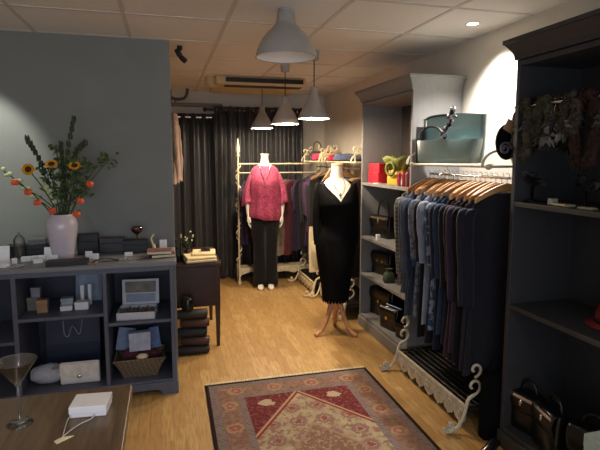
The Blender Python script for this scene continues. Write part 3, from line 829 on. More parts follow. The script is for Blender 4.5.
pendant('small lit grey pendant lamp hanging second from the curtain', 1.06, 4.38, .25, 1.85, True, PG)
pendant('small lit grey pendant lamp hanging nearest to the black curtain', 1.055, 5.45, .25, 1.872, True, PG)
pendant('large unlit grey bell pendant lamp close under the ceiling', .683, 2.8, .345, 2.118, False, None, [(1, 0), (.99, .06), (.955, .22), (.88, .40), (.78, .57), (.64, .74), (.49, .89), (.38, 1.01), (.325, 1.1), (.31, 1.15), (.29, 1.38), (.27, 1.43)])

# recessed ceiling spots
def downlight(label, x, y, energy, col, aim, ang, blend=.35, group=None):
    t = thing('ceiling_spotlight', label, 'recessed spotlight', (x, y, CH))
    MB().lathe([(.032, -.002), (.045, -.006), (.048, -.003), (.048, 0)], 28, caps=False).build('trim_ring', M_white, t)
    MB().lathe([(0, -.0025), (.033, -.0025)], 28, caps=False).build('lens', pm((255, 250, 240), .3, var=.01, name='lit_lens', emit=(1., .93, .82, 14)), t)
    l = bpy.data.lights.new('spot_light', 'SPOT'); l.energy = energy; l.color = col; l.spot_size = math.radians(ang); l.spot_blend = blend; l.shadow_soft_size = .03
    o = bpy.data.objects.new('spot_light', l); COL.objects.link(o); o.location = (x, y, CH - .03)
    d = Vector(aim) - Vector((x, y, CH - .03)); o.rotation_euler = d.to_track_quat('-Z', 'Y').to_euler()
downlight('lit recessed spotlight in the ceiling above the coat rack', 1.88, 2.78, 150, (1., .94, .88), (1.97, 2.68, .9), 112, .9)
downlight('lit recessed spotlight in the ceiling above the cabinet of jewellery', -1.22, 3.18, 55, (1., .98, .87), (-1.13, 3.72, 1.45), 52, .6)

downlight('added unseen ceiling spotlight giving warm fill over the shop front, by the table', -.7, .2, 26, (1., .86, .68), (-.7, .2, 0), 130, .5)  # unseen spot, added so warm light bounces off the floor to the ceiling
downlight('added unseen ceiling spotlight giving warm fill over the shop front, by the charcoal unit', .7, .0, 26, (1., .86, .68), (.7, .0, 0), 130, .5)  # second added spot out of view, same warm fill
# ---------------------------------------------------------------- ceiling air conditioner
ac = thing('air_conditioner', 'long cream ceiling air conditioner with a dark air slot', 'air conditioner', (.98, 5.5, CH))
MB().bx(-.46, -.36, -.085, .50, .42, 0).build('casing', pm((206, 184, 140), .5, var=.03, name='aged_cream_plastic'), ac, bevel=.02)
MB().bx(-.36, -.375, -.062, .46, -.352, -.018).build('air_slot', M_black, ac)
MB().bx(-.36, -.30, -.092, .46, -.18, -.08).build('grille', pm((60, 50, 40), .6, name='dark_grille'), ac)
MB().lathe([(.0, -.1), (.05, -.1), (.06, -.085), (.06, 0)], 20, (-.5, -.2, 0), caps=False).build('end_cap', pm((206, 184, 140), .5, var=.03, name='aged_cream_plastic'), ac)

# black twin spotlight at the partition corner
sp = thing('spotlight', 'black twin-headed spotlight on the ceiling at the partition corner', 'spotlight', (.13, 3.9, CH))
MB().lathe([(.02, 0), (.02, -.03), (.0, -.03)], 16).tube([(0, 0, -.03), (0, 0, -.075)], .008, 8).build('mount', M_black, sp)
for dx, dz, ry in ((-.012, -.05, .5), (.022, -.095, .85)):
    Mx = Matrix.Translation((dx, 0, dz)) @ Matrix.Rotation(-ry, 4, 'Y')
    MB().lathe([(.0, .028), (.016, .028), (.02, .016), (.02, -.024), (.017, -.03), (.0, -.024)], 16, M=Mx, caps=False).build('lamp_head', M_black, sp)

bkt = MB().tube(smooth_path([(.058, 0, 1.985), (.10, 0, 1.975), (.15, 0, 1.985), (.17, 0, 2.015), (.175, 0, 2.055)], 5), .011, 8).bx(.052, -.03, 1.94, .06, .03, 2.04).tube([(.085, 0, 1.976), (.085, .2, 1.976)], .006, 6).build('wall_hook', M_black, loc=(0, 3.80, 0))
tag(bkt, 'curved black iron hook fixed on the partition end', 'hook')
bs = garment('blouse', 'dusty pink sheer blouse hanging from the hook at the partition end', 'blouse', cloth((150, 124, 110)), (.082, 3.965, 1.962), math.radians(82), -.6, None, seed=4, sl=.45, shoulder=.11, th=.022)
# ---------------------------------------------------------------- dark desk behind the partition end
dk = thing('desk', 'dark red-brown wooden desk by the partition end with folded linen on top', 'desk', (-.30, 3.93, -.001))
DZK = -.04
DW, DD = .70, .72
MB().bx(-.02, -.02, .682, DW + .012, DD + .02, .705).build('top', M_dkwood, dk, bevel=.004)
MB().bx(.03, .012, .345, DW - .012, DD - .01, .682).build('desk_case', M_dkwood, dk)
MB().bx(.05, .0, .352, DW - .04, .014, .678).build('front_panel', M_dkwood, dk, bevel=.003)
for x in (0, DW - .04):
    for y in (0, DD - .04):
        MB().loft([[Vector((x + .02 + a * u, y + .02 + a * v, z)) for u, v in ((-1, -1), (1, -1), (1, 1), (-1, 1))] for a, z in ((.013, .001), (.021, .4), (.021, .682))], smooth=False).build('leg', M_dkwood, dk)
M_linen = pm((232, 214, 168), .9, var=.04, name='cream_linen', bmp=.1)
f1 = MB(); f1.cb((0, 0, .012), (.25, .27, .024)).cb((.004, .004, .034), (.24, .26, .018)).build('folded_cloth', M_linen, loc=(.245, 4.07, .7055), rot=(0, 0, .12), bevel=.009)
tag(bpy.data.objects['folded_cloth'], 'folded cream linen lying on the dark desk, under a smaller fold', 'cloth')
o = MB().cb((0, 0, .008), (.19, .22, .016)).build('folded_cloth', M_linen, loc=(.29, 4.12, .7496), rot=(0, 0, -.1), bevel=.006)
tag(o, 'smaller cream fold carrying a black box on the dark desk', 'cloth')
o = MB().cb((0, 0, .011), (.075, .05, .022)).bx(-.03, -.02, .022, .03, .02, .026).build('small_box', M_black, loc=(.305, 4.13, .7665), bevel=.003)
tag(o, 'small black box on the cream linen on the desk', 'box')
for i, (x, y, h, r) in enumerate(((.075, 4.02, .13, .018), (.105, 4.08, .15, .016), (.06, 4.12, .17, .022))):
    o = MB().lathe([(0, 0), (r, 0), (r, h * .6), (r * .4, h * .75), (r * .4, h * .9), (r * .55, h * .9), (r * .55, h), (0, h)], 14, caps=False).build('bottle', pm((30, 40, 34), .2, name='dark_green_glass'), loc=(x, y, .7055))
    tag(o, ['dark green bottle nearest the desk front', 'slim dark green bottle in the middle of the desk bottles', 'tallest dark green bottle at the back of the desk'][i], 'bottle', 'bottles on the desk')
ptd = thing('sprig', 'dark twiggy sprig with pale buds standing among the desk bottles', 'plant', (.155, 4.16, .7055))
MB().lathe([(0, 0), (.022, 0), (.026, .07), (.022, .072), (0, .07)], 14, caps=False).build('pot', M_black, ptd)
tw = MB(); bd = MB(); rnd = random.Random(9)
for i in range(9):
    a = rnd.random() * 6.28; l = rnd.uniform(.09, .17); sx, sy = math.cos(a) * .05, math.sin(a) * .05
    p = smooth_path([(0, 0, .06), (sx * .4, sy * .4, .06 + l * .5), (sx, sy, .06 + l)], 3); tw.tube(p, .0022, 5)
    bd.ball(p[-1], .008, 7, 5)
    for q in (2, 4): tw.ball(p[q], (.012, .006, .01), 6, 4)
tw.build('twigs', pm((36, 46, 32), .8, name='dark_foliage'), ptd); bd.build('buds', M_cream, ptd)

# stack of dark rolls on the floor at the partition end
roll_cols = [((44, 40, 38), 'bottom roll of the dark stack standing on the floor by the cabinet'), ((70, 48, 38), 'brown roll second from the floor in the dark stack'), ((40, 42, 48), 'blue-black roll third from the floor in the dark stack'),
             ((78, 52, 42), 'reddish brown roll fourth from the floor in the dark stack'), ((52, 50, 44), 'dark olive roll highest but one in the stack by the desk')]
zz = 0.001
for i, (c, lab) in enumerate(roll_cols):
    r = .036
    t = thing('fabric_roll', lab, 'rolled fabric', (.175 + (.0, .014, -.01, .012, -.008)[i], 3.83, zz + r), math.radians(3 * (-1) ** i - 4), 'stack of dark rolls')
    L = (.118, .105, .112, .108, .116)[i]
    MB().loft([[Vector((x, k * r * 1.25 * math.cos(q), k * r * math.sin(q))) for q in [2 * PI * j / 20 for j in range(20)]] for x, k in ((-L, .85), (-L + .012, 1), (L - .012, 1), (L, .85))]).build('roll', pm(c, .75, var=.25, scale=30, bmp=.2, name='rolled_leather'), t)
    MB().tube([(-L - .002, u * 1.2, v) for u, v in spiral(0, 0, .031, .004, 0, 6 * PI, 40)], .0022, 5).tube([(L + .002, u * 1.2, v) for u, v in spiral(0, 0, .031, .004, 0, 6 * PI, 40)], .0022, 5).build('rolled_edge', M_black, t)
    zz += 2 * r + .0005
t = thing('fabric_roll', 'short black roll standing upright on top of the dark stack', 'rolled fabric', (.135, 3.83, zz), 0, 'stack of dark rolls')
MB().lathe([(0, 0), (.044, 0), (.046, .01), (.046, .085), (.04, .095), (0, .095)], 20, caps=False).build('roll', M_blackl, t)
MB().tube([(u, v, .097) for u, v in spiral(0, 0, .038, .004, 0, 6 * PI, 40)], .002, 5).build('rolled_edge', M_black, t)

# ---------------------------------------------------------------- vase of flowers on the cabinet
VX, VY = -.66, 3.45
vs = MB().lathe([(0, 0), (.058, 0), (.064, .006), (.070, .05), (.082, .12), (.094, .19), (.096, .225), (.088, .262), (.070, .281), (.066, .286), (.068, .294), (.062, .294), (.060, .286), (.078, .262), (.086, .225), (.083, .19), (.06, .05), (.0, .03)], 40, caps=False).build('vase', pm((206, 196, 206), .22, var=.03, name='pale_lilac_glaze', coat=.4), loc=(VX, VY, CT))
tag(vs, 'pale lilac ceramic vase of mixed flowers standing on the blue-grey cabinet', 'vase')
M_stem = pm((66, 84, 44), .7, var=.2, name='stem_green'); M_leaf = pm((72, 96, 48), .65, var=.3, name='leaf_green'); M_leafd = pm((52, 62, 40), .7, var=.3, name='dark_leaf')
M_sun = pm((228, 164, 30), .7, var=.15, name='sunflower_petal'); M_sunc = pm((66, 42, 16), .9, var=.3, name='seed_head'); M_or = pm((232, 96, 52), .55, var=.12, name='orange_petal'); M_pale = pm((190, 206, 160), .6, var=.1, name='pale_petal')
def stem_path(tx, ty, tz, bend=.0):
    b = Vector((random.uniform(-.03, .03), random.uniform(-.03, .03), CT + .05)); nb = Vector((b.x + (tx) * .14, b.y * .5 + ty * .1, CT + .27))
    if nb.length and Vector((nb.x, nb.y, 0)).length > .05:
        k = .05 / Vector((nb.x, nb.y, 0)).length; nb.x *= k; nb.y *= k
    e = Vector((tx, ty, tz)); m = (nb + e) / 2 + Vector((0, 0, .03 + bend))
    return smooth_path([b, nb + Vector((0, 0, 0)), m, e], 6)
def rel(p): return [Vector((q.x, q.y, q.z - CT)) for q in p]
def flower(kind, label, tx, ty, tz, bend=0, group='flowers in the vase'):
    tx = tx * .91 + .04
    t = thing('flower' if kind != 'leaf' else 'leafy_stem', label, 'flower' if kind != 'leaf' else 'foliage', (VX, VY, CT), 0, group)
    p = rel(stem_path(tx, ty, tz, bend)); e = p[-1]
    MB().tube(p, .0035, 6).build('stem', M_stem, t)
    rnd = random.Random(int(tx * 1000) + int(tz * 999))
    if kind == 'sun':
        aim = Vector((tx * .6, -1, .15 if tx < -.1 else 1.1)).to_track_quat('Z', 'Y').to_matrix().to_4x4(); Mx = Matrix.Translation(e) @ aim
        pt = MB()
        for lay in (0, 1):
            for k in range(18):
                a = 2 * PI * (k + .5 * lay) / 18; r0, r1 = .015, .040 - .005 * lay
                w = .0075
                Mz = Mx @ Matrix.Rotation(a, 4, 'Z')
                pt.add([Mz @ Vector(v) for v in ((r0, -w * .6, .004), (r0 + .014, -w, .008 + .003 * lay), (r1, 0, .002 + .006 * lay), (r0 + .014, w, .008 + .003 * lay), (r0, w * .6, .004), (r0 + .014, 0, .004))], [(0, 1, 5), (1, 2, 5), (2, 3, 5), (3, 4, 5), (4, 0, 5)])
        pt.build('petals', M_sun, t)
        MB().lathe([(0, .012), (.012, .011), (.019, .006), (.02, 0), (.0, -.008)], 18, M=Mx, caps=False).build('seed_head', M_sunc, t)
    elif kind == 'orange':
        lm = MB(); 
        for k in range(6):
            a = 2 * PI * k / 6
            lm.loft([[e + Vector((.013 * math.cos(a) + rr * .7 * math.cos(q), .013 * math.sin(a) + rr * .7 * math.sin(q), z - .014)) for q in [2 * PI * j / 8 for j in range(8)]] for rr, z in ((.003, -.013), (.014, -.004), (.015, .008), (.008, .018), (.003, .022))])
        lm.build('bloom', M_or, t)
    elif kind == 'leaf':
        lf = MB()
        for k in range(16):
            c = e + Vector((rnd.gauss(0, .032), rnd.gauss(0, .03), rnd.gauss(0, .022)))
            Mx = Matrix.Translation(c) @ Euler((rnd.uniform(-1, 1), rnd.uniform(-1, 1), rnd.uniform(0, 6))).to_matrix().to_4x4()
            lf.add([Mx @ Vector(v) for v in ((-.022, 0, 0), (-.008, -.012, .003), (.008, -.010, .003), (.026, 0, -.004), (.008, .010, .003), (-.008, .012, .003), (0, 0, .0))], [(0, 1, 6), (1, 2, 6), (2, 3, 6), (3, 4, 6), (4, 5, 6), (5, 0, 6)])
        lf.build('leaves', M_leaf, t)
    elif kind == 'spike':
        sk = MB(); n = len(p)
        for i in range(n // 2, n):
            for k in range(3):
                a = i * 1.3 + k * 2.1
                sk.ball(p[i] + Vector((.009 * math.cos(a), .009 * math.sin(a), .003 * k)), (.0075, .0075, .022), 6, 5)
        sk.build('buds', M_leafd, t)
    elif kind == 'pale':
        sk = MB(); n = len(p)
        for i in range(n - 9, n):
            f = (i - n + 9) / 9
            sk.ball(p[i] + Vector((0, 0, .012 * (-1) ** i)), (.026 - .012 * f, .012, .014), 8, 6)
        sk.build('blooms', M_pale, t)
    return t
flower('sun', 'sunflower facing out over the vase side above the orange blooms', -.21, -.10, 1.475)
flower('sun', 'sunflower low among dark leaves straight above the vase', -.075, -.06, 1.505)
flower('sun', 'sunflower near the green leafy spray', .07, -.06, 1.495)
for i, (dx, dz, lab) in enumerate(((-.305, 1.405, 'orange bloom farthest out beneath the pale stem'), (-.222, 1.345, 'red-orange bloom below the big sunflower'), (-.165, 1.28, 'orange bloom third along below the pale stem'), (-.085, 1.225, 'orange-red bloom just over the vase rim towards the pale stem'),
        (.075, 1.20, 'red bloom just over the vase rim on the desk side'), (.105, 1.285, 'red-orange bloom second above the rim on the desk side'), (.165, 1.39, 'orange bloom below the green leafy spray'))):
    flower('orange', lab, dx, -.07 - .02 * (i % 3), dz)
flower('pale', 'long pale green flower stem arching out over the cabinet', -.375, -.05, 1.465, .0)
flower('pale', 'short pale green flower stem beside the orange blooms', -.14, -.02, 1.37)
flower('spike', 'tallest dark budded spike rising from the vase', .07, .0, 1.79, .02)
flower('spike', 'dark budded spike curling over above the big sunflower', -.24, .02, 1.665, .06)
flower('spike', 'dark budded spike drooping beside the tallest one', .135, .02, 1.64, .10)
flower('spike', 'short dark spike in the middle of the bouquet', -.03, .04, 1.63)
flower('leaf', 'bright green leafy spray reaching out towards the desk', .29, -.03, 1.53)
flower('leaf', 'small green leafy stem behind the bright green spray', .21, .0, 1.5)
flower('leaf', 'green leafy stem at the top middle of the bouquet', -.06, .03, 1.6)
for i, (dx, dz, lab) in enumerate(((-.09, 1.42, 'dark leafy stem beside the big sunflower'), (.0, 1.40, 'dark leafy stem in the centre of the bouquet'), (.09, 1.40, 'dark leafy stem on the desk side of the bouquet'), (.03, 1.52, 'leafy stem under the tallest spike'), (.02, 1.27, 'low leafy stem filling the vase mouth'))):
    t = flower('leaf', lab, dx, .01 - .03 * (i % 2), dz)
    t.children[1].data.materials[0] = M_leafd
for i, (dx, dz) in enumerate(((-.13, 1.46), (-.05, 1.33), (.05, 1.44), (.11, 1.33), (-.02, 1.5), (.06, 1.34), (-.09, 1.36), (.1, 1.5))):
    t = flower('leaf', 'dark leafy filler stem among the vase flowers', dx, .03 - .05 * (i % 2), dz, 0, 'dark filler stems in the vase')
    t.children[1].data.materials[0] = M_leafd

# ---------------------------------------------------------------- things on the cabinet top
def boxo(name, label, cat, c, d, mat, rz=0, bevel=.002, group=None, lid=None, lidmat=None):
    """a lidded carton standing on z = c[2]"""
    t = thing(name, label, cat, c, rz, group)
    hl = lid if lid else d[2] * .35
    MB().cb((0, 0, (d[2] - hl) / 2), (d[0], d[1], d[2] - hl)).build('tray', mat, t, bevel=bevel)
    MB().cb((0, 0, d[2] - hl / 2), (d[0] + .003, d[1] + .003, hl)).build('lid', lidmat or mat, t, bevel=bevel)
    return t
Z = CT + .0004
boxo('jewellery_case', 'long black jewellery case behind the white cards at the cabinet\'s far-left end'.replace('far-left end', 'outer end'), 'case', (-.88, 3.57, Z), (.27, .10, .085), M_black)
boxo('jewellery_case', 'grey case lying on top of the long black case beside the vase', 'case', (-.835, 3.575, Z + .0856), (.10, .08, .036), pm((92, 92, 96), .45, name='grey_leatherette'))
boxo('jewellery_case', 'upright black jewellery case behind the vase', 'case', (-.525, 3.575, Z), (.13, .07, .14), M_black)
boxo('jewellery_case', 'low burgundy-black jewellery case against the slate partition', 'case', (-.375, 3.62, Z), (.16, .07, .10), pm((34, 20, 22), .4, name='burgundy_leatherette'))
boxo('jewellery_case', 'black jewellery case under the red glass goblet', 'case', (-.215, 3.56, Z), (.16, .09, .088), M_black)
o = MB().cb((0, 0, .014), (.235, .09, .028)).bx(-.11, -.046, .008, .11, -.0455, .02).build('jewellery_tray', M_black, loc=(-.60, 3.255, Z), rot=(0, 0, .03), bevel=.003)
tag(o, 'flat black jewellery tray in front of the lilac vase', 'tray')
gb = thing('goblet', 'red glass goblet standing on a black jewellery case', 'goblet', (-.205, 3.56, Z + .0885))
MB().lathe([(0, .0), (.022, 0), (.022, .003), (.004, .008), (.004, .03), (.012, .038), (.034, .058), (.040, .078), (.037, .092), (.0355, .092), (.038, .078), (.032, .06), (.0, .042)], 24, caps=False).build('bowl', M_redglass, gb)
# two burgundy books
for i, (dx, dz, c, lab) in enumerate(((0, 0, (92, 50, 52), 'burgundy notebook lying under another at the cabinet end'), (-.02, .0225, (112, 64, 62), 'worn burgundy notebook lying on top of another at the cabinet end'))):
    b_ = thing('notebook', lab, 'notebook', (-.035 + dx, 3.36, Z + dz), .15 - .2 * i, 'burgundy notebooks')
    MB().cb((0, 0, .001 + .0105), (.15, .11, .017)).build('pages', M_cream, b_)
    MB().cb((0, 0, .0015), (.16, .12, .003)).cb((0, 0, .0205), (.16, .12, .003)).cb((-.0785, 0, .011), (.003, .12, .022)).build('cover', pm(c, .6, var=.15, name='burgundy_cover'), b_, bevel=.001)
def card(label, x, y, w, h, rz=0, tilt=-.22, group='white display cards', z=Z):
    t = thing('display_card', label, 'card', (x, y, z), rz, group)
    c, s = math.cos(tilt), math.sin(tilt)
    M = Matrix.Rotation(-tilt * 0 - .2, 4, 'X')
    MB().cb((0, 0, h / 2), (w, .002, h), Matrix.Rotation(-.2, 4, 'X')).build('front', M_white, t)
    MB().cb((0, 0, h * .45), (w * .5, .002, h * .9), Matrix.Translation((0, h * .36, 0)) @ Matrix.Rotation(.22, 4, 'X')).build('stand', M_white, t)
card('tall white earring card near the outer end of the cabinet top', -.985, 3.37, .062, .112)
card('small white price card beside the tall earring card', -.925, 3.36, .03, .035)
card('white card standing above the black tray, against the vase', -.745, 3.42, .048, .085)
card('short white card in front of the vase-side card', -.775, 3.385, .04, .042)
card('white card standing beside the vase foot', -.70, 3.35, .05, .045, .1)
card('small white card beside the black upright case', -.50, 3.40, .043, .05)
card('little white card near the silver chains in front of the upright case', -.455, 3.37, .04, .038)
card('white card beside the black case under the goblet', -.255, 3.42, .05, .028)
card('white card standing behind the burgundy notebooks', -.03, 3.52, .05, .085)
def ring_box(label, x, y, group='white ring boxes'):
    t = thing('ring_box', label, 'box', (x, y, Z), random.uniform(-.4, .4), group)
    MB().cb((0, 0, .010), (.055, .05, .02)).build('base_tray', M_white, t, bevel=.003)
    MB().cb((0, .0, .0235), (.057, .052, .006)).build('lid', M_white, t, bevel=.002)
ring_box('white ring box lying among chains near the tall earring card', -.955, 3.27); ring_box('white ring box behind the chains at the outer end', -.875, 3.43); ring_box('white ring box between the chains and the vase', -.82, 3.44); ring_box('white ring box just beside the vase', -.79, 3.35)
def chain(label, x, y, n, r, mat, group='loose necklaces', seed=1):
    rnd = random.Random(seed); cb = MB(); a = rnd.random() * 6
    for i in range(n):
        q = a + 2 * PI * i / n; rr = r * (1 + .25 * math.sin(q * 3 + seed))
        cb.ball((rr * 1.5 * math.cos(q), rr * math.sin(q), .0042), .0042, 6, 5)
    o = cb.build('necklace', mat, loc=(x, y, Z)); tag(o, label, 'necklace', group)
chain('silver bead necklace in a loop beside the ring box at the outer end', -.90, 3.27, 34, .03, M_chrome, seed=1)
chain('silver bead necklace lying in front of the tall earring card', -.99, 3.30, 30, .022, M_chrome, seed=2)
chain('dark bead necklace lying beside the black tray', -.385, 3.30, 50, .045, pm((54, 62, 60), .3, name='dark_beads'), seed=3)
chain('silver bead necklace in front of the goblet case', -.24, 3.31, 40, .035, M_chrome, seed=4)
chain('amber bead necklace near the little white cards', -.47, 3.24, 30, .028, pm((176, 124, 96), .3, name='amber_beads'), seed=5)
chain('mixed bead necklace curled before the burgundy notebooks', -.17, 3.36, 36, .03, pm((150, 150, 140), .3, name='pale_beads'), seed=6)
bell = thing('glass_stand', 'clear glass display stand with a pale rim at the outer end of the cabinet top', 'stand', (-.925, 3.49, Z))
MB().lathe([(.038, 0), (.038, .006), (.034, .01), (.034, .13), (.02, .155), (.006, .165), (.006, .18), (0, .182)], 24, caps=False).build('dome', M_glass, bell)
o = MB().tube(smooth_path([(0, 0, .0), (.008, 0, .05), (-.004, 0, .10), (.014, 0, .13)], 4), .006, 6).ball((.012, 0, .035), (.012, .008, .03), 8, 6).lathe([(0, 0), (.028, 0), (.028, .012), (0, .012)], 16, caps=False).build('figurine', M_cream, loc=(-.105, 3.50, Z))
tag(o, 'little cream figurine standing beside the black case by the notebooks', 'figurine')

# ---------------------------------------------------------------- things inside the cabinet
z1 = .5755; yb = 3.35
M_kraft = pm((150, 132, 108), .7, name='kraft_card'); M_pb = pm((138, 150, 172), .6, var=.05, name='pale_blue_card')
boxo('perfume_box', 'taupe carton under a smaller pale box on the upper cabinet shelf', 'box', (-.838, yb + .06, z1), (.075, .06, .085), pm((128, 120, 112), .6, name='taupe_card'))
boxo('perfume_box', 'small pale box stacked on the taupe carton', 'box', (-.825, yb + .06, z1 + .0855), (.052, .05, .062), pm((142, 142, 150), .6, name='pale_grey_card'))
boxo('perfume_box', 'orange-tan carton standing in front of the taupe one', 'box', (-.775, yb - .01, z1), (.062, .05, .082), pm((162, 128, 92), .6, name='tan_card'))
t = thing('picture_card', 'large pale blue card leaning at the back of the upper cabinet shelf', 'card', (-.53, yb + .17, z1))
MB().cb((0, 0, .115), (.165, .006, .23), Matrix.Rotation(-.28, 4, 'X')).build('board', M_pb, t)
MB().cb((0, -.005, .115), (.12, .001, .17), Matrix.Rotation(-.28, 4, 'X')).build('print', pm((150, 164, 186), .5, var=.2, scale=14, name='blue_print'), t)
boxo('ring_box', 'white box under another in the cabinet, beside the tall blue card', 'box', (-.64, yb, z1), (.07, .06, .03), M_white, .1)
boxo('ring_box', 'pale grey box stacked on the white box beside the tall blue card', 'box', (-.638, yb + .03, z1 + .0306), (.072, .05, .042), pm((150, 156, 168), .6, name='bluish_card'), .05)
boxo('ring_box', 'white box lying in front of the tall blue card', 'box', (-.545, yb, z1), (.082, .06, .05), M_white, -.05)
tb = thing('lotion_tube', 'slim white tube standing between the boxes before the blue card', 'tube', (-.555, yb + .075, z1))
MB().lathe([(0, 0), (.011, 0), (.011, .03), (0, .03)], 14, caps=False).build('cap', M_white, tb)
MB().loft([ell(0, 0, .03, .011, .011, 14), ell(0, 0, .08, .012, .009, 14), ell(0, 0, .135, .014, .002, 14)]).build('body_tube', M_white, tb)
tb = dup(tb, (-.51, yb + .09, z1), .4, 'slim white tube nearest the divider before the blue card')
# lower middle: dark blue gift bag, clutch, wrapped parcel
z0 = .1004
gbag = thing('gift_bag', 'large navy gift bag with cord handles in the lower middle of the cabinet', 'bag', (-.635, 3.54, z0))
M_navy = pm((30, 38, 66), .5, var=.08, name='navy_card')
MB().loft([[Vector((sx * a, sy * b, z)) for sx, sy in ((-1, -1), (1, -1), (1, 1), (-1, 1))] for a, b, z in ((.165, .055, 0), (.167, .05, .2), (.168, .03, .38))], True, False, False).build('bag_body', M_navy, gbag, solid=.002)
for y in (-.037,):
    MB().tube(smooth_path([(-.06, y, .355), (-.055, y - .012, .27), (-.03, y - .02, .17 + .08), (.0, y - .015, .32), (.04, y - .02, .26), (.06, y, .355)], 5), .004, 6).build('cord_handle', M_pb, gbag)
cl = thing('clutch_bag', 'white clutch bag with a silver clasp standing in the lower middle of the cabinet', 'clutch bag', (-.568, 3.29, z0), -.03)
MB().loft([[Vector((x, -.022 * k - .0, .0 + .0)) if False else Vector((x, .024 * k * math.cos(q), .073 + .073 * math.sin(q) * (1 if k > .7 else .92))) for q in [2 * PI * j / 20 for j in range(20)]] for x, k in ((-.118, .6), (-.11, 1), (.11, 1), (.118, .6))], smooth=False).build('body', M_white, cl, bevel=.003)
MB().prism([(-.116, .142), (.116, .142), (.116, .07), (.03, .052), (-.03, .052), (-.116, .07)], 'y', -.030, -.024).build('flap', pm((226, 224, 222), .45, name='ivory_leather'), cl, bevel=.002)
MB().ball((0, -.033, .06), (.016, .006, .011), 10, 6).build('clasp', M_chrome, cl)
pr = thing('wrapped_parcel', 'pale tissue-wrapped parcel lying beside the white clutch', 'parcel', (-.765, 3.34, z0), .08)
pm_ = MB()
rr = []
for i in range(12):
    f = i / 11; k = math.sin(PI * min(1, max(0, f * .9 + .05))) ** .4
    rr.append([Vector((-.10 + .2 * f, .06 * k * math.cos(q) + .006 * math.sin(3 * q + f * 9), .065 + .062 * k * math.sin(q) + .007 * math.sin(5 * q + f * 12))) for q in [2 * PI * j / 18 for j in range(18)]])
pm_.loft(rr).build('wrapping', pm((178, 184, 198), .8, var=.1, bmp=.4, name='tissue_paper'), pr)
MB().cb((.09, -.02, .115), (.13, .07, .006), Matrix.Rotation(.1, 4, 'X')).build('paper_flap', pm((170, 176, 190), .7, name='tissue_flap'), pr)
# jewellery box with raised lid on the upper shelf of the end bay
z2 = .5055
jb = thing('jewellery_box', 'open pale jewellery box with raised lid on the cabinet shelf next to the desk', 'jewellery box', (-.205, 3.335, z2), -.08)
M_jb = pm((196, 198, 206), .5, var=.05, name='pale_box_paper')
b_ = MB().bx(-.12, -.10, 0, .12, .08, .006)
for (a, b, c, d) in ((-.12, -.10, .12, -.094), (-.12, .074, .12, .08), (-.12, -.10, -.114, .08), (.114, -.10, .12, .08)): b_.bx(a, b, 0, c, d, .05)
b_.build('box_tray', M_jb, jb, bevel=.001)
b_ = MB()
for i in range(1, 4): b_.bx(-.114 + .228 * i / 4 - .0015, -.094, .006, -.114 + .228 * i / 4 + .0015, .074, .046)
b_.bx(-.114, -.012, .006, .114, -.009, .046)
b_.build('compartments', pm((92, 84, 84), .8, name='grey_velvet'), jb)
b_ = MB(); rnd = random.Random(3)
for i in range(4):
    for j in range(2): b_.ball((-.085 + .057 * i, -.05 + .085 * j, .028), (.02, .026, .014), 10, 6)
b_.build('padded_rings', pm((120, 100, 90), .8, var=.3, name='brown_velvet'), jb)
MB().cb((0, .006, .085), (.24, .012, .17), Matrix.Translation((.01, .085, .05)) @ Matrix.Rotation(-.12, 4, 'X')).build('lid', M_jb, jb, bevel=.002)
MB().cb((0, -.002, .118), (.2, .004, .075), Matrix.Translation((.01, .085, .05)) @ Matrix.Rotation(-.12, 4, 'X')).build('lid_picture', pm((112, 104, 92), .5, var=.35, scale=18, name='sepia_print'), jb)
MB().cb((0, -.002, .045), (.19, .004, .055), Matrix.Translation((.01, .085, .05)) @ Matrix.Rotation(-.12, 4, 'X')).build('lid_pocket', M_pb, jb)
# wicker basket
def wicker():
    m, nt, b = newmat('wicker'); co, x, y, z = coords(nt)
    w = ((z / .012).frac() - .5).abs() * 2; u = ((((x + y) / .03) + (z / .024).floor() * .5).frac() - .5).abs() * 2
    f = w * .5 + u * .5
    nt.links.new(mixc(nt, f, H(70, 58, 48), H(140, 122, 100)), b.inputs['Base Color']); b.inputs['Roughness'].default_value = .8
    bump(nt, b, f, .8, .006); return m
bk_ = thing('wicker_basket', 'tapered wicker basket of scarves and cards in the lower end bay of the cabinet', 'basket', (-.20, 3.37, z0))
MB().loft([[Vector((sx * a, sy * b, z)) for sx, sy in ((-1, -1), (1, -1), (1, 1), (-1, 1))] for a, b, z in ((.105, .08, 0), (.125, .095, .06), (.158, .115, .125))], True, False, False).build('basket_wall', wicker(), bk_, solid=.008)
rm = MB(); a, b = .16, .117
rm.tube([(-a, -b, .126), (a, -b, .126), (a, b, .126), (-a, b, .126), (-a, -b, .126)], .008, 8); rm.build('braided_rim', wicker(), bk_)
o = MB()
rnd = random.Random(5)
for i in range(7): o.ball((rnd.uniform(-.06, .06), rnd.uniform(-.03, .03), rnd.uniform(.09, .14)), (rnd.uniform(.045, .07), rnd.uniform(.035, .05), rnd.uniform(.03, .045)), 12, 8)
o = o.build('scarf', cloth((112, 52, 56), 'mottle', (76, 36, 44)), loc=(-.20, 3.37, z0)); tag(o, 'crumpled dark red scarf heaped in the wicker basket', 'scarf')
t = boxo('gift_box', 'pale blue-white box sticking up out of the wicker basket', 'box', (-.20, 3.34, z0 + .165), (.135, .05, .125), pm((172, 182, 204), .5, name='pale_blue_white_card'), .05)
o = MB().cb((0, 0, .08), (.11, .004, .15), Matrix.Rotation(-.2, 4, 'X')).build('greeting_card', pm((120, 138, 176), .5, name='sky_card'), loc=(-.31, 3.41, z0 + .14), rot=(0, .2, .1)); tag(o, 'blue card leaning in the basket beside the pale box', 'card')
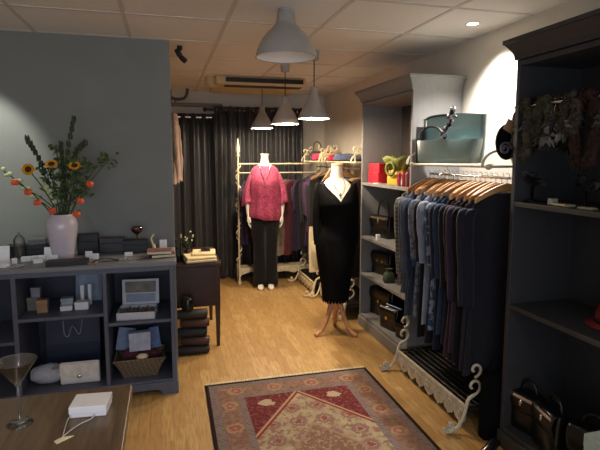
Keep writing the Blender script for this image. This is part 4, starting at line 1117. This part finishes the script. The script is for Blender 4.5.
o = MB().cb((0, 0, .07), (.07, .004, .14), Matrix.Rotation(-.2, 4, 'X')).build('greeting_card', pm((84, 108, 160), .5, var=.4, name='bright_blue_card'), loc=(-.10, 3.42, z0 + .14), rot=(0, -.1, .1)); tag(o, 'patterned blue card at the desk-side end of the basket', 'card')
o = MB().ball((0, 0, 0), (.04, .03, .02), 10, 6).build('tissue_flower', M_cream, loc=(-.185, 3.29, z0 + .135)); tag(o, 'crumpled cream tissue on the red scarf in the basket', 'tissue')
# ---------------------------------------------------------------- brown table with the martini glass
TT = .75
tbl = thing('table', 'brown wooden table with a martini glass and a white box on it', 'table', (-.72, 1.31, 0))
MB().bx(-.58, -.45, TT - .035, .583, .45, TT).build('top', M_table, tbl, bevel=.004)
MB().bx(-.5, -.38, TT - .11, .5, -.355, TT - .035).bx(-.5, .355, TT - .11, .5, .38, TT - .035).bx(-.5, -.38, TT - .11, -.475, .38, TT - .035).bx(.475, -.38, TT - .11, .5, .38, TT - .035).build('apron', M_table, tbl)
for x in (-.49, .49):
    for y in (-.37, .37): MB().loft([[Vector((x + a * u, y + a * v, z)) for u, v in ((-1, -1), (1, -1), (1, 1), (-1, 1))] for a, z in ((.02, 0), (.03, TT - .036))], smooth=False).build('leg', M_table, tbl)
mg = thing('martini_glass', 'empty clear martini glass standing on the brown table', 'martini glass', (-.447, 1.575, TT + .0004))
MB().lathe([(0, 0), (.036, 0), (.037, .0015), (.03, .004), (.008, .008), (.004, .014), (.0034, .05), (.0036, .112), (.008, .122), (.056, .196), (.0568, .197), (.0545, .196), (.006, .1245), (0, .123)], 40, caps=False).build('glass', M_glass, mg)
wb = thing('gift_box', 'white gift box with a string and tag lying on the brown table', 'box', (-.25, 1.602, TT + .0004), -.1)
Mx = Matrix(((1, .28, 0, 0), (0, 1, 0, 0), (0, 0, 1, 0), (0, 0, 0, 1)))
M_wbox = pm((226, 226, 232), .45, var=.02, name='white_box_card')
MB().cb((0, 0, .010), (.108, .088, .02)).build('tray', M_wbox, wb, bevel=.002)
MB().cb((0, 0, .0235), (.111, .091, .023)).build('lid', M_wbox, wb, bevel=.002)
sg = MB().tube(smooth_path([(.02, -.045, .010), (.015, -.06, .003), (-.01, -.085, .003), (-.03, -.12, .003), (-.042, -.152, .003)], 4), .0022, 5).tube(smooth_path([(-.05, -.045, .010), (-.055, -.062, .003), (-.05, -.10, .003), (-.043, -.148, .003)], 4), .0018, 5)
sg.build('string', pm((190, 186, 176), .8, name='pale_string'), wb)
MB().prism([(-.012, -.148), (-.030, -.168), (-.048, -.185), (-.060, -.170), (-.044, -.152)], 'z', .001, .003).build('swing_tag', M_cream, wb)

# ---------------------------------------------------------------- handbags
def handbag(name, label, loc, rz, w, d, h, mat, clasp='round', handle=True, trim=None, group=None, taper=.9, flap=True):
    """front faces -y before rotation"""
    t = thing(name, label, 'handbag', loc, rz, group)
    rr = []
    for z, k, e in ((0, .96, .92), (.012, 1., 1.), (h * .5, (1 + taper) / 2 + .01, .98), (h * .93, taper, .72), (h, taper * .97, .6)):
        rr.append(ell(0, 0, z, w / 2 * k, d / 2 * e, 32, 5))
    MB().loft(rr, smooth=True).build('body', mat, t)
    if flap:
        rr = []
        MB().loft([[Vector((x, -d / 2 * (.80 + .26 * math.sin(PI * min(1, f * 1.1))) - .004 if f > 0 else -d * .1, h * (1.012 - .5 * f) - .02 * (1 - abs(x) / (w / 2)) * f)) for x in [(-.5 + i / 12) * w * taper * .99 for i in range(13)]] for f in (0, .06, .2, .5, .8, 1)], False, False, closed=False).build('flap', mat, t, solid=.004)
    if trim:
        MB().tube([(-w / 2 * taper * .97, -d * .32, h + .003), (w / 2 * taper * .97, -d * .32, h + .003), (w / 2 * taper * .97, d * .32, h + .003), (-w / 2 * taper * .97, d * .32, h + .003), (-w / 2 * taper * .97, -d * .32, h + .003)], .006, 8).build('metal_frame', trim, t)
    if clasp == 'round':
        c_ = MB().lathe([(0, 0), (.017, 0), (.017, .006), (.010, .009), (0, .009)], 16, M=Matrix.Translation((0, -d / 2 - .006, h * .55)) @ Matrix.Rotation(PI / 2, 4, 'X'), caps=False).build('clasp', M_gold, t); c_['label'] = 'round gold clasp'
    elif clasp == 'two':
        for x in (-.03, .04): MB().ball((x, -d / 2 - .004, h * .62), (.013, .008, .013), 10, 8).build('stud', M_gold, t)
    elif clasp == 'bar':
        MB().cb((0, -d / 2 - .004, h * .93), (w * .8, .014, .02)).ball((.0, -d / 2 - .01, h * .78), (.010, .006, .02), 8, 6).build('clasp', M_chrome, t, bevel=.003)
    if handle:
        hh = h * .55 if handle is True else handle
        MB().tube([(w * .28 * math.cos(PI * i / 16), 0, h * .97 + hh * math.sin(PI * i / 16)) for i in range(17)], .0075, 8).build('handle', mat, t)
    return t
FX = 1.86
rzb = -PI / 2 + .25                       # bags on the wall units face the shop, turned a little to the camera
handbag('handbag', 'black handbag with a top handle and chrome bar on the shelf under the red boxes', (1.86, 3.98, .8405), rzb, .27, .11, .19, M_blackl, 'bar', .15)
o = boxo('ring_box', 'small white card box in front of the chrome-barred black handbag', 'box', (1.755, 3.86, .8405), (.03, .03, .045), M_white)
handbag('handbag', 'black handbag with two gold studs on the second shelf from the floor', (1.88, 4.0, .5005), rzb, .27, .10, .2, M_blackl, 'two', False)
o = thing('pouch', 'small dark green pouch beside the gold-studded handbag', 'pouch', (1.79, 3.70, .5005))
MB().loft([ell(0, 0, z, a, b, 20, 2.6) for z, a, b in ((0, .045, .03), (.03, .055, .04), (.08, .045, .03), (.10, .02, .012), (.12, .034, .02))]).build('body', pm((62, 74, 56), .8, name='moss_cloth'), o)
MB().tube([(.022 * math.cos(q * PI / 8), .014 * math.sin(q * PI / 8), .10) for q in range(17)], .004, 6).build('drawstring', M_black, o)
handbag('handbag', 'large black satchel with a gold clasp on the bottom shelf of the grey unit', (1.89, 4.0, .1145), rzb, .34, .12, .25, M_blackl, 'round', .05)
handbag('handbag', 'black box bag with pale metal edging and gold clasp in front of the black satchel', (1.80, 3.66, .1145), rzb, .22, .10, .18, M_blackl, 'round', False, M_chrome, taper=.98)
handbag('handbag', 'little black purse at the rack end of the bottom shelf', (1.80, 3.42, .1145), rzb, .16, .08, .11, M_blackl, None, False)
# top cell: red boxes, yellow bag, pink wallets
M_red = pm((206, 30, 52), .45, var=.04, name='red_card')
boxo('gift_box', 'lower red gift box of the stacked pair in the grey shelving unit', 'box', (1.84, 4.0, 1.3255), (.16, .165, .09), M_red, .1, lid=.03)
boxo('gift_box', 'upper red gift box of the stacked pair in the grey shelving unit', 'box', (1.84, 4.0, 1.4165), (.155, .16, .078), M_red, .16, lid=.03)
o = MB().cb((0, 0, .003), (.05, .05, .006)).build('display_card', M_white, loc=(1.74, 3.86, 1.3255), rot=(0, 0, .2)); tag(o, 'small white card lying between the red boxes and the yellow bag', 'card')
yb_ = thing('gift_bag', 'yellow bag with a flared olive green top between the red boxes and pink wallets', 'bag', (1.85, 3.70, 1.3255), -PI / 2 + .4)
MB().loft([ell(0, 0, z, a, b, 28, 4) for z, a, b in ((0, .085, .05), (.005, .09, .052), (.06, .09, .05), (.11, .08, .042), (.125, .068, .036))]).build('body', pm((226, 182, 58), .55, var=.06, name='yellow_felt'), yb_)
M_olive = pm((112, 118, 44), .6, var=.25, scale=30, name='olive_ribbon')
MB().loft([[v + Vector((0, 0, .012 * math.sin(6 * 2 * PI * j / 40))) for j, v in enumerate(ell(0, 0, z, a, b, 40, 2.4))] for z, a, b in ((.115, .07, .04), (.15, .095, .055), (.19, .125, .07), (.225, .15, .085))], False, False).build('flared_top', M_olive, yb_, solid=.004)
MB().tube([(.045 * math.cos(q) - .02, -.07, .13 + .05 * math.sin(q)) for q in [i * PI / 10 for i in range(21)]], .012, 8).build('bow_loop', M_olive, yb_)
M_pinkw = pm((188, 62, 84), .45, var=.15, name='pink_leather')
for i, (y, h, lab) in enumerate(((3.50, .10, 'speckled pink wallet standing next to the yellow bag'), (3.44, .105, 'middle pink wallet at the green-handbag end of the shelf'), (3.38, .11, 'pink-red wallet nearest the end of the shelf by the green handbag'))):
    w_ = thing('wallet', lab, 'wallet', (1.84, y, 1.3255), .12 * (i - 1), 'pink wallets')
    MB().cb((0, 0, h / 2), (.17, .03, h)).build('cover', M_pinkw, w_, bevel=.006)
    MB().cb((-.0858, 0, h / 2), (.004, .02, h * .8)).build('zip', M_chrome, w_)

# green patent tote on top of the near rack
M_green = pm((112, 134, 134), .28, var=.18, scale=4, name='green_patent', coat=.6)
tg = thing('handbag', 'large glossy dark green tote lying on top of the coat rack', 'handbag', (1.81, 2.90, 1.5095), -PI / 2 + .30)
MB().loft([ell(0, y, z, a, b, 40, 6) for z, a, b, y in ((0, .222, .055, 0), (.01, .23, .062, 0), (.07, .238, .058, 0), (.135, .25, .05, 0), (.155, .252, .046, 0))]).build('front_pocket', M_green, tg, bevel=.004)
MB().loft([[Vector((x * k, .035 + .018 * math.cos(4 * x) + t_, z + .012 * math.cos(9 * x))) for x, t_ in [(-.25 + .50 * i / 16, -.014) for i in range(17)] + [(.25 - .50 * i / 16, .014) for i in range(17)]] for z, k in ((.01, .94), (.1, .97), (.2, .99), (.315, 1.01))]).build('body', M_green, tg)
MB().tube([(-.11 + .10 * math.cos(q), -.045, .155 + .02 + .07 * math.sin(q)) for q in [PI * i / 14 for i in range(15)]], .008, 8).tube([(-.08 + .13 * math.cos(q), .015, .30 + .02 * math.sin(q)) for q in [PI * i / 14 for i in range(15)]], .008, 8).build('strap_handle', M_black, tg)
sc_ = MB(); rnd = random.Random(12)
for i in range(9): sc_.ball((rnd.uniform(-.02, .03) + .012 * i - .03, -.03 + rnd.uniform(-.012, .012), .15 + .025 * i), (.022, .016, .022), 8, 6)
sc_.build('twilly_scarf', cloth((150, 150, 156), 'floral', (20, 20, 24)), tg)
MB().loft([[Vector((-.25 + a * math.cos(q), .0 + .04 * math.sin(q) , z)) for q in [2 * PI * j / 14 for j in range(14)]] for a, z in ((.012, .0), (.018, .08), (.014, .2), (.008, .25))]).build('side_strap', M_black, tg)

# ---------------------------------------------------------------- piled things on top of the far racks
ZR = 1.5095
def soft(name, label, cat, loc, r, mat, rz=0, lumps=5, seed=1, group='folded things on top of the far racks'):
    rnd = random.Random(seed); b = MB()
    M = []
    rings = []
    for i in range(9):
        f = i / 8; z = r[2] * f; k = (1 - abs(2 * f - 1) ** 3.5) ** .5 * .35 + .65 if 0 < f < 1 else .6
        rings.append([Vector(((r[0] * k + .008 * math.sin(5 * q + 4 * f)) * math.copysign(abs(math.cos(q)) ** .6, math.cos(q)), (r[1] * k + .008 * math.sin(4 * q + 3 * f + seed)) * math.copysign(abs(math.sin(q)) ** .6, math.sin(q)), z + .01 * math.sin(3 * q + seed) * f)) for q in [2 * PI * j / 28 for j in range(28)]])
    o = b.loft(rings).build(name, mat, loc=loc, rot=(0, 0, rz)); return tag(o, label, cat, group)
soft('folded_scarf', 'magenta folded scarf on top of the farthest wall rack', 'scarf', (1.78, 5.52, ZR), (.11, .12, .08), cloth((190, 50, 92)), seed=1)
soft('folded_scarf', 'cream folded scarf beside the magenta one on the farthest wall rack', 'scarf', (1.80, 5.28, ZR), (.12, .10, .10), cloth((206, 186, 136)), seed=2)
hb = handbag('handbag', 'dark handbag with a tall arched handle standing on the farthest wall rack', (1.78, 5.72, ZR), -.2, .20, .09, .11, pm((60, 56, 52), .5, name='taupe_leather'), None, .12)
soft('folded_scarf', 'crimson scarf on top of the rack behind the black-dressed mannequin', 'scarf', (1.78, 5.0, ZR), (.10, .07, .055), cloth((186, 44, 66)), seed=3)
soft('sun_hat', 'blue-grey hat on top of the rack behind the black-dressed mannequin', 'hat', (1.82, 4.8, ZR), (.14, .09, .07), cloth((92, 104, 136)), seed=4)
soft('folded_scarf', 'dark navy folded scarf at the near end of the rack behind the black-dressed mannequin', 'scarf', (1.86, 4.52, ZR), (.14, .12, .045), cloth((46, 48, 62)), seed=5)
ch = handbag('handbag', 'small cream bucket bag hanging on a long strap behind the black dress', (1.565, 5.03, .52), .15, .11, .08, .12, M_cream, None, False, flap=False)
MB().tube([(-.04, 0, .115), (-.02, 0, .4), (.0, 0, .68), (.16, 0, .915)], .005, 6).tube([(.04, 0, .115), (.03, 0, .4), (.012, 0, .68), (.17, 0, .915)], .005, 6).build('strap', M_cream, ch)

# ---------------------------------------------------------------- charcoal unit: hats, fascinators and bags (dark)
rod = MB().tube([(0, 0, 0), (0, -.98, 0)], .008, 8).build('hanging_rod', M_chrome, loc=(1.735, 2.1655, 1.80)); tag(rod, 'metal rod across the front of the charcoal shelving unit with hats hung on it', 'rod')
M_fur = pm((46, 33, 27), .95, var=.5, scale=60, bmp=.6, name='brown_fur', spec=.1); M_furo = pm((66, 63, 50), .95, var=.45, scale=50, bmp=.6, name='olive_fur', spec=.1)
def fur_loop(label, y, mat, L, w, seed, x=1.735, grp='hats and furs on the rod'):
    t = thing('fur_stole', label, 'stole', (x, y, 1.80), 0, grp); rnd = random.Random(seed)
    pts = [(0.0, -w * math.sin(q) * 1.0, .018 + -L / 2 + L / 2 * math.cos(q)) for q in [2 * PI * i / 28 for i in range(29)]]
    n = len(pts); MB().tube(pts, [.026 + .006 * math.sin(i * 1.7) for i in range(n)], 10, False).build('fur_body', mat, t)
    ft = MB()
    for i in range(150):
        p = Vector(pts[rnd.randrange(n)]); d = Vector((rnd.gauss(0, 1), rnd.gauss(0, 1), rnd.gauss(0, 1) - .3)).normalized()
        a = p + d * .022; b = p + d * .045 + Vector((0, 0, -.012))
        ft.tube([a, (a + b) / 2, b], [.005, .0035, .0008], 4)
    ft.build('fur_tufts', mat, t)
    return t
def fascinator(label, y, mat, fmat, z=1.80, seed=1, x=1.735, drop=.10, grp='hats and furs on the rod', base=.05):
    t = thing('fascinator', label, 'hat', (x, y, z), 0, grp); rnd = random.Random(seed)
    MB().tube([(0, 0, .018), (.010, 0, .012), (.012, 0, 0), (.0, 0, -.03), (0, 0, -drop + .01)], .0022, 5).build('comb_loop', M_chrome, t)
    MB().lathe([(0, .012), (base * .6, .01), (base, 0), (base * .6, -.006), (0, -.006)], 20, M=Matrix.Translation((0, 0, -drop)) @ Matrix.Rotation(PI / 2 * .9, 4, 'Y'), caps=False).build('disc', mat, t)
    f = MB()
    for i in range(16):
        a = rnd.random() * 6.28; l = rnd.uniform(.04, .075)
        u = Vector((-.35 + rnd.uniform(-.3, .3), math.cos(a), math.sin(a))).normalized(); w = Vector((0, -math.sin(a), math.cos(a))) * .011
        o = Vector((-.012, 0, -drop)); c = u * l * .6 + Vector((-.012, 0, 0)); e = u * l + Vector((.0, .012 * math.cos(i), -.012))
        f.add([o, o + c + w, o + e, o + c - w, o + c + Vector((-.006, 0, 0))], [(0, 1, 4), (1, 2, 4), (2, 3, 4), (3, 0, 4)])
    f.build('feathers', fmat, t)
    return t
M_wfe = pm((98, 98, 102), .7, var=.2, name='white_feather'); M_bfe = pm((24, 23, 24), .6, var=.3, name='black_feather'); M_tan = pm((150, 120, 92), .7, var=.15, name='tan_felt')
fur_loop('olive grey fur stole hanging nearest the lit wall in the charcoal unit', 2.10, M_furo, .26, .045, 1)
fascinator('black feather fascinator just behind the olive fur stole on the rod', 2.02, M_black, M_bfe, seed=2)
fur_loop('mottled olive fur collar hanging second of the furs on the rod', 1.965, M_furo, .19, .035, 3)
fascinator('black fascinator with white feathers hanging lowest on the rod', 1.905, M_black, M_wfe, seed=4, drop=.15, base=.035)
fascinator('black and grey fascinator hanging high between the white-feathered ones', 1.865, M_black, M_bfe, seed=5, drop=.09)
fascinator('white feather fascinator next to the brown fur stole', 1.815, M_bfe, M_wfe, seed=6, drop=.12, base=.03)
fur_loop('long brown fur stole hanging on the rod', 1.72, M_fur, .30, .055, 7)
fascinator('black fascinator beyond the brown fur stole, towards the shop window', 1.60, M_black, M_bfe, seed=8)
M_furb = pm((26, 23, 22), .95, var=.5, scale=60, bmp=.6, name='black_fur', spec=.1); M_furg = pm((58, 52, 44), .95, var=.5, scale=60, bmp=.6, name='taupe_fur', spec=.1)
fur_loop('black fur collar hanging between the olive furs on the rod', 2.045, M_furb, .2, .035, 21, 1.76)
fur_loop('taupe fur collar hanging between the olive collar and the white-feathered fascinator', 1.925, M_furg, .17, .03, 22, 1.77)
fur_loop('black fur collar hanging before the brown stole on the rod', 1.845, M_furb, .22, .04, 23, 1.77)
fur_loop('short taupe fur collar hanging just beside the brown stole', 1.79, M_furg, .16, .03, 24, 1.72)
# things hooked on the outer side panel
ho = thing('fascinator', 'black scroll-trimmed hat with a tan tag hung on the side of the charcoal unit', 'hat', (1.745, 2.235, 1.63), math.radians(0), None)
MB().ball((0, 0, 0), (.068, .03, .095), 18, 12).build('crown', M_blackf, ho)
MB().tube([(-.035 + u, -.034, v - .035) for u, v in spiral(0, 0, .034, .008, 0, 3.2 * PI, 26)], .006, 6).tube([(.022 + u, -.034, v + .012) for u, v in spiral(0, 0, .024, .006, PI, 4 * PI, 24)], .005, 6).build('scroll_trim', pm((96, 96, 100), .35, .4, name='grey_braid'), ho)
MB().cb((0, 0, 0), (.075, .004, .06), Matrix.Translation((-.005, -.034, .075)) @ Matrix.Rotation(.5, 4, 'Y')).build('swing_tag', M_tan, ho)
MB().tube([(.03, .0, .10), (.04, -.015, .15), (.045, -.044, .155)], .004, 6).build('hanging_loop', M_black, ho)
# shelf with two dark flowers
def fabric_flower(label, x, y, z, seed):
    t = thing('fabric_flower', label, 'ornament', (x, y, z), 0, 'black fabric flowers'); rnd = random.Random(seed)
    MB().lathe([(0, 0), (.035, 0), (.035, .006), (.006, .012), (.006, .075), (0, .075)], 16, caps=False).build('stand', M_blackl, t)
    p = MB()
    for i in range(14):
        a = i * 2.4; r = .012 + .004 * i
        Mx = Matrix.Translation((r * .6 * math.cos(a) - .012, r * math.sin(a), .115 + r * .5 * math.cos(a * 1.7))) @ Euler((rnd.uniform(-.8, .8), rnd.uniform(-.8, .8), a)).to_matrix().to_4x4()
        p.ball((0, 0, 0), (.034, .026, .006), 8, 5, M=Mx.to_3x3().to_4x4()) if False else p.add([Mx @ Vector(v) for v in ((-.03, 0, 0), (-.015, -.024, .01), (.018, -.022, .01), (.034, 0, -.004), (.018, .022, .01), (-.015, .024, .01), (0, 0, -.008))], [(0, 1, 6), (1, 2, 6), (2, 3, 6), (3, 4, 6), (4, 5, 6), (5, 0, 6)])
    p.build('petals', M_bfe, t)
    return t
fabric_flower('black fabric flower nearest the lit wall on the shelf below the furs', 1.80, 2.09, 1.3255, 1)
fabric_flower('black fabric flower at the shop-window end of the shelf below the furs', 1.80, 1.76, 1.3255, 2)
o = MB().cb((0, 0, .015), (.035, .03, .03)).build('ring_box', pm((150, 146, 136), .6, name='dull_card'), loc=(1.77, 1.92, 1.3255), bevel=.003); tag(o, 'small dull white box between the two black fabric flowers', 'box')
o = MB().cb((0, 0, .006), (.05, .11, .012)).build('comb', pm((150, 142, 110), .5, name='horn'), loc=(1.76, 1.845, 1.3255), rot=(0, 0, -.15), bevel=.004); tag(o, 'pale horn comb lying beside the dull white box', 'comb')
o = MB().cb((0, 0, .005), (.04, .07, .01)).build('comb', pm((150, 142, 110), .5, name='horn'), loc=(1.75, 1.70, 1.3255), rot=(0, 0, .15), bevel=.004); tag(o, 'pale horn comb lying before the black flower at the shop-window end', 'comb')
rh = thing('hat', 'red felt hat on the middle shelf of the charcoal unit', 'hat', (1.94, 1.69, .7905))
MB().lathe([(0, .0), (.12, 0), (.125, .006), (.085, .012), (.08, .06), (.065, .10), (.03, .115), (0, .118)], 28, caps=False).build('crown', pm((112, 18, 26), .9, name='red_felt'), rh)
MB().lathe([(.084, .012), (.086, .014), (.084, .035), (.081, .035)], 28, caps=False).build('hat_band', M_black, rh)
# heap at the bottom
rz_ = -PI / 2
bagpos = [(1.82, 2.06, .1145, .17, .11, .20, 'black handbag with a silver clasp at the wall end of the charcoal unit\'s bottom shelf', 'bar'), (1.80, 1.86, .1145, .20, .12, .22, 'black handbag with a silver clasp second along the charcoal unit\'s bottom shelf', 'bar'),
          (1.80, 1.63, .1145, .20, .12, .24, 'black handbag with a gold clasp third along the charcoal unit\'s bottom shelf', 'round'), (1.80, 1.41, .1145, .18, .12, .22, 'black handbag with two studs at the shop-window end of the bottom shelf', 'two')]
for i, (x, y, z, w, d, h, lab, c) in enumerate(bagpos): handbag('handbag', lab, (x, y, z), rz_ + .2 * (-1) ** i, w, d, h, M_blackl, c, .07, None, 'black handbags in the charcoal unit')
def shoe(label, loc, rz, mat, grp='black shoes by the charcoal unit'):
    t = thing('high_heeled_shoe', label, 'shoe', loc, rz, grp)
    rr = []
    for y, w, zb, zt in ((.0, .024, .075, .115), (.03, .028, .075, .112), (.08, .027, .05, .09), (.13, .034, .015, .062), (.18, .038, .004, .045), (.22, .028, .003, .028), (.245, .008, .004, .014)):
        rr.append([Vector((w * math.cos(q), y, (zb + zt) / 2 + (zt - zb) / 2 * math.sin(q))) for q in [2 * PI * j / 16 for j in range(16)]])
    MB().loft(rr).build('upper', mat, t)
    MB().loft([[Vector((a * math.cos(q), .015 + a * math.sin(q), z)) for q in [2 * PI * j / 10 for j in range(10)]] for a, z in ((.007, 0), (.008, .04), (.02, .085))]).build('heel', mat, t)
    MB().ball((0, .19, .046), (.018, .01, .006), 8, 6).build('buckle', M_chrome, t)
    return t
M_shoe = pm((16, 15, 17), .2, var=.05, name='black_patent')
sh0 = shoe('black patent heeled shoe nearest the coat rack, on the floor by the charcoal unit', (1.60, 2.02, .0005), 1.9, M_shoe)
for i, (x, y, r, lab) in enumerate(((1.62, 1.90, 1.7, 'black patent heeled shoe second from the coat rack, by the charcoal unit'), (1.61, 1.78, 1.85, 'black patent heeled shoe third from the coat rack, by the charcoal unit'), (1.62, 1.66, 1.75, 'black patent heeled shoe fourth from the coat rack, by the charcoal unit'))):
    dup(sh0, (x, y, .0005), r, lab)
# black upright bag on the floor at the rack end
ub = handbag('tote_bag', 'tall plain black tote standing on the floor at the near foot of the coat rack', (1.722, 2.205, .0005), -.05, .16, .08, .37, M_blackf, None, .10, flap=False, taper=.96)
# pale box at the picture's lower corner
pb_ = boxo('storage_box', 'pale grey-green box on the floor in front of the charcoal unit', 'box', (1.59, 1.25, .0005), (.12, .36, .49), pm((150, 164, 160), .6, name='pale_sage_card'), 0, lid=.05)

# ---------------------------------------------------------------- daylight through the shop window, and the sky
w = bpy.data.worlds.new('dusk_sky'); sc.world = w; w.use_nodes = True
bg = w.node_tree.nodes['Background']; bg.inputs[0].default_value = (.35, .5, .9, 1); bg.inputs[1].default_value = .25
l = bpy.data.lights.new('window_daylight', 'AREA'); l.shape = 'RECTANGLE'; l.size = 3.3; l.size_y = 1.65; l.energy = 58; l.color = (.76, .86, 1.)
o = bpy.data.objects.new('window_daylight', l); COL.objects.link(o); o.location = (0, -1.72, 1.33); o.rotation_euler = (-PI / 2 * 1.0, 0, PI)
o.rotation_euler = Vector((0, 1, -.05)).to_track_quat('-Z', 'Y').to_euler()

# ---------------------------------------------------------------- camera
cd = bpy.data.cameras.new('camera'); cam = bpy.data.objects.new('camera', cd); COL.objects.link(cam)
cam.location = (0, 0, 1.55)
yaw, pit = math.radians(15.3), math.radians(6.5)
fwd = Vector((math.sin(yaw) * math.cos(pit), math.cos(yaw) * math.cos(pit), -math.sin(pit)))
cam.rotation_euler = fwd.to_track_quat('-Z', 'Y').to_euler()
cd.sensor_width = 36; cd.lens = 490 / 600 * 36; cd.shift_y = -12 / 600 * -1 * -1
cd.clip_start = .05
sc.camera = cam
sc.view_settings.view_transform = 'Standard'; sc.view_settings.look = 'None'; sc.view_settings.gamma = 1; sc.view_settings.use_curve_mapping = False
sc.view_settings.exposure = 0.0
sc.cycles.max_bounces = 8; sc.cycles.diffuse_bounces = 5; sc.cycles.transparent_max_bounces = 8
sc.cycles.caustics_reflective = False; sc.cycles.caustics_refractive = False
sc.cycles.sample_clamp_indirect = 4
sc.cycles.use_denoising = True
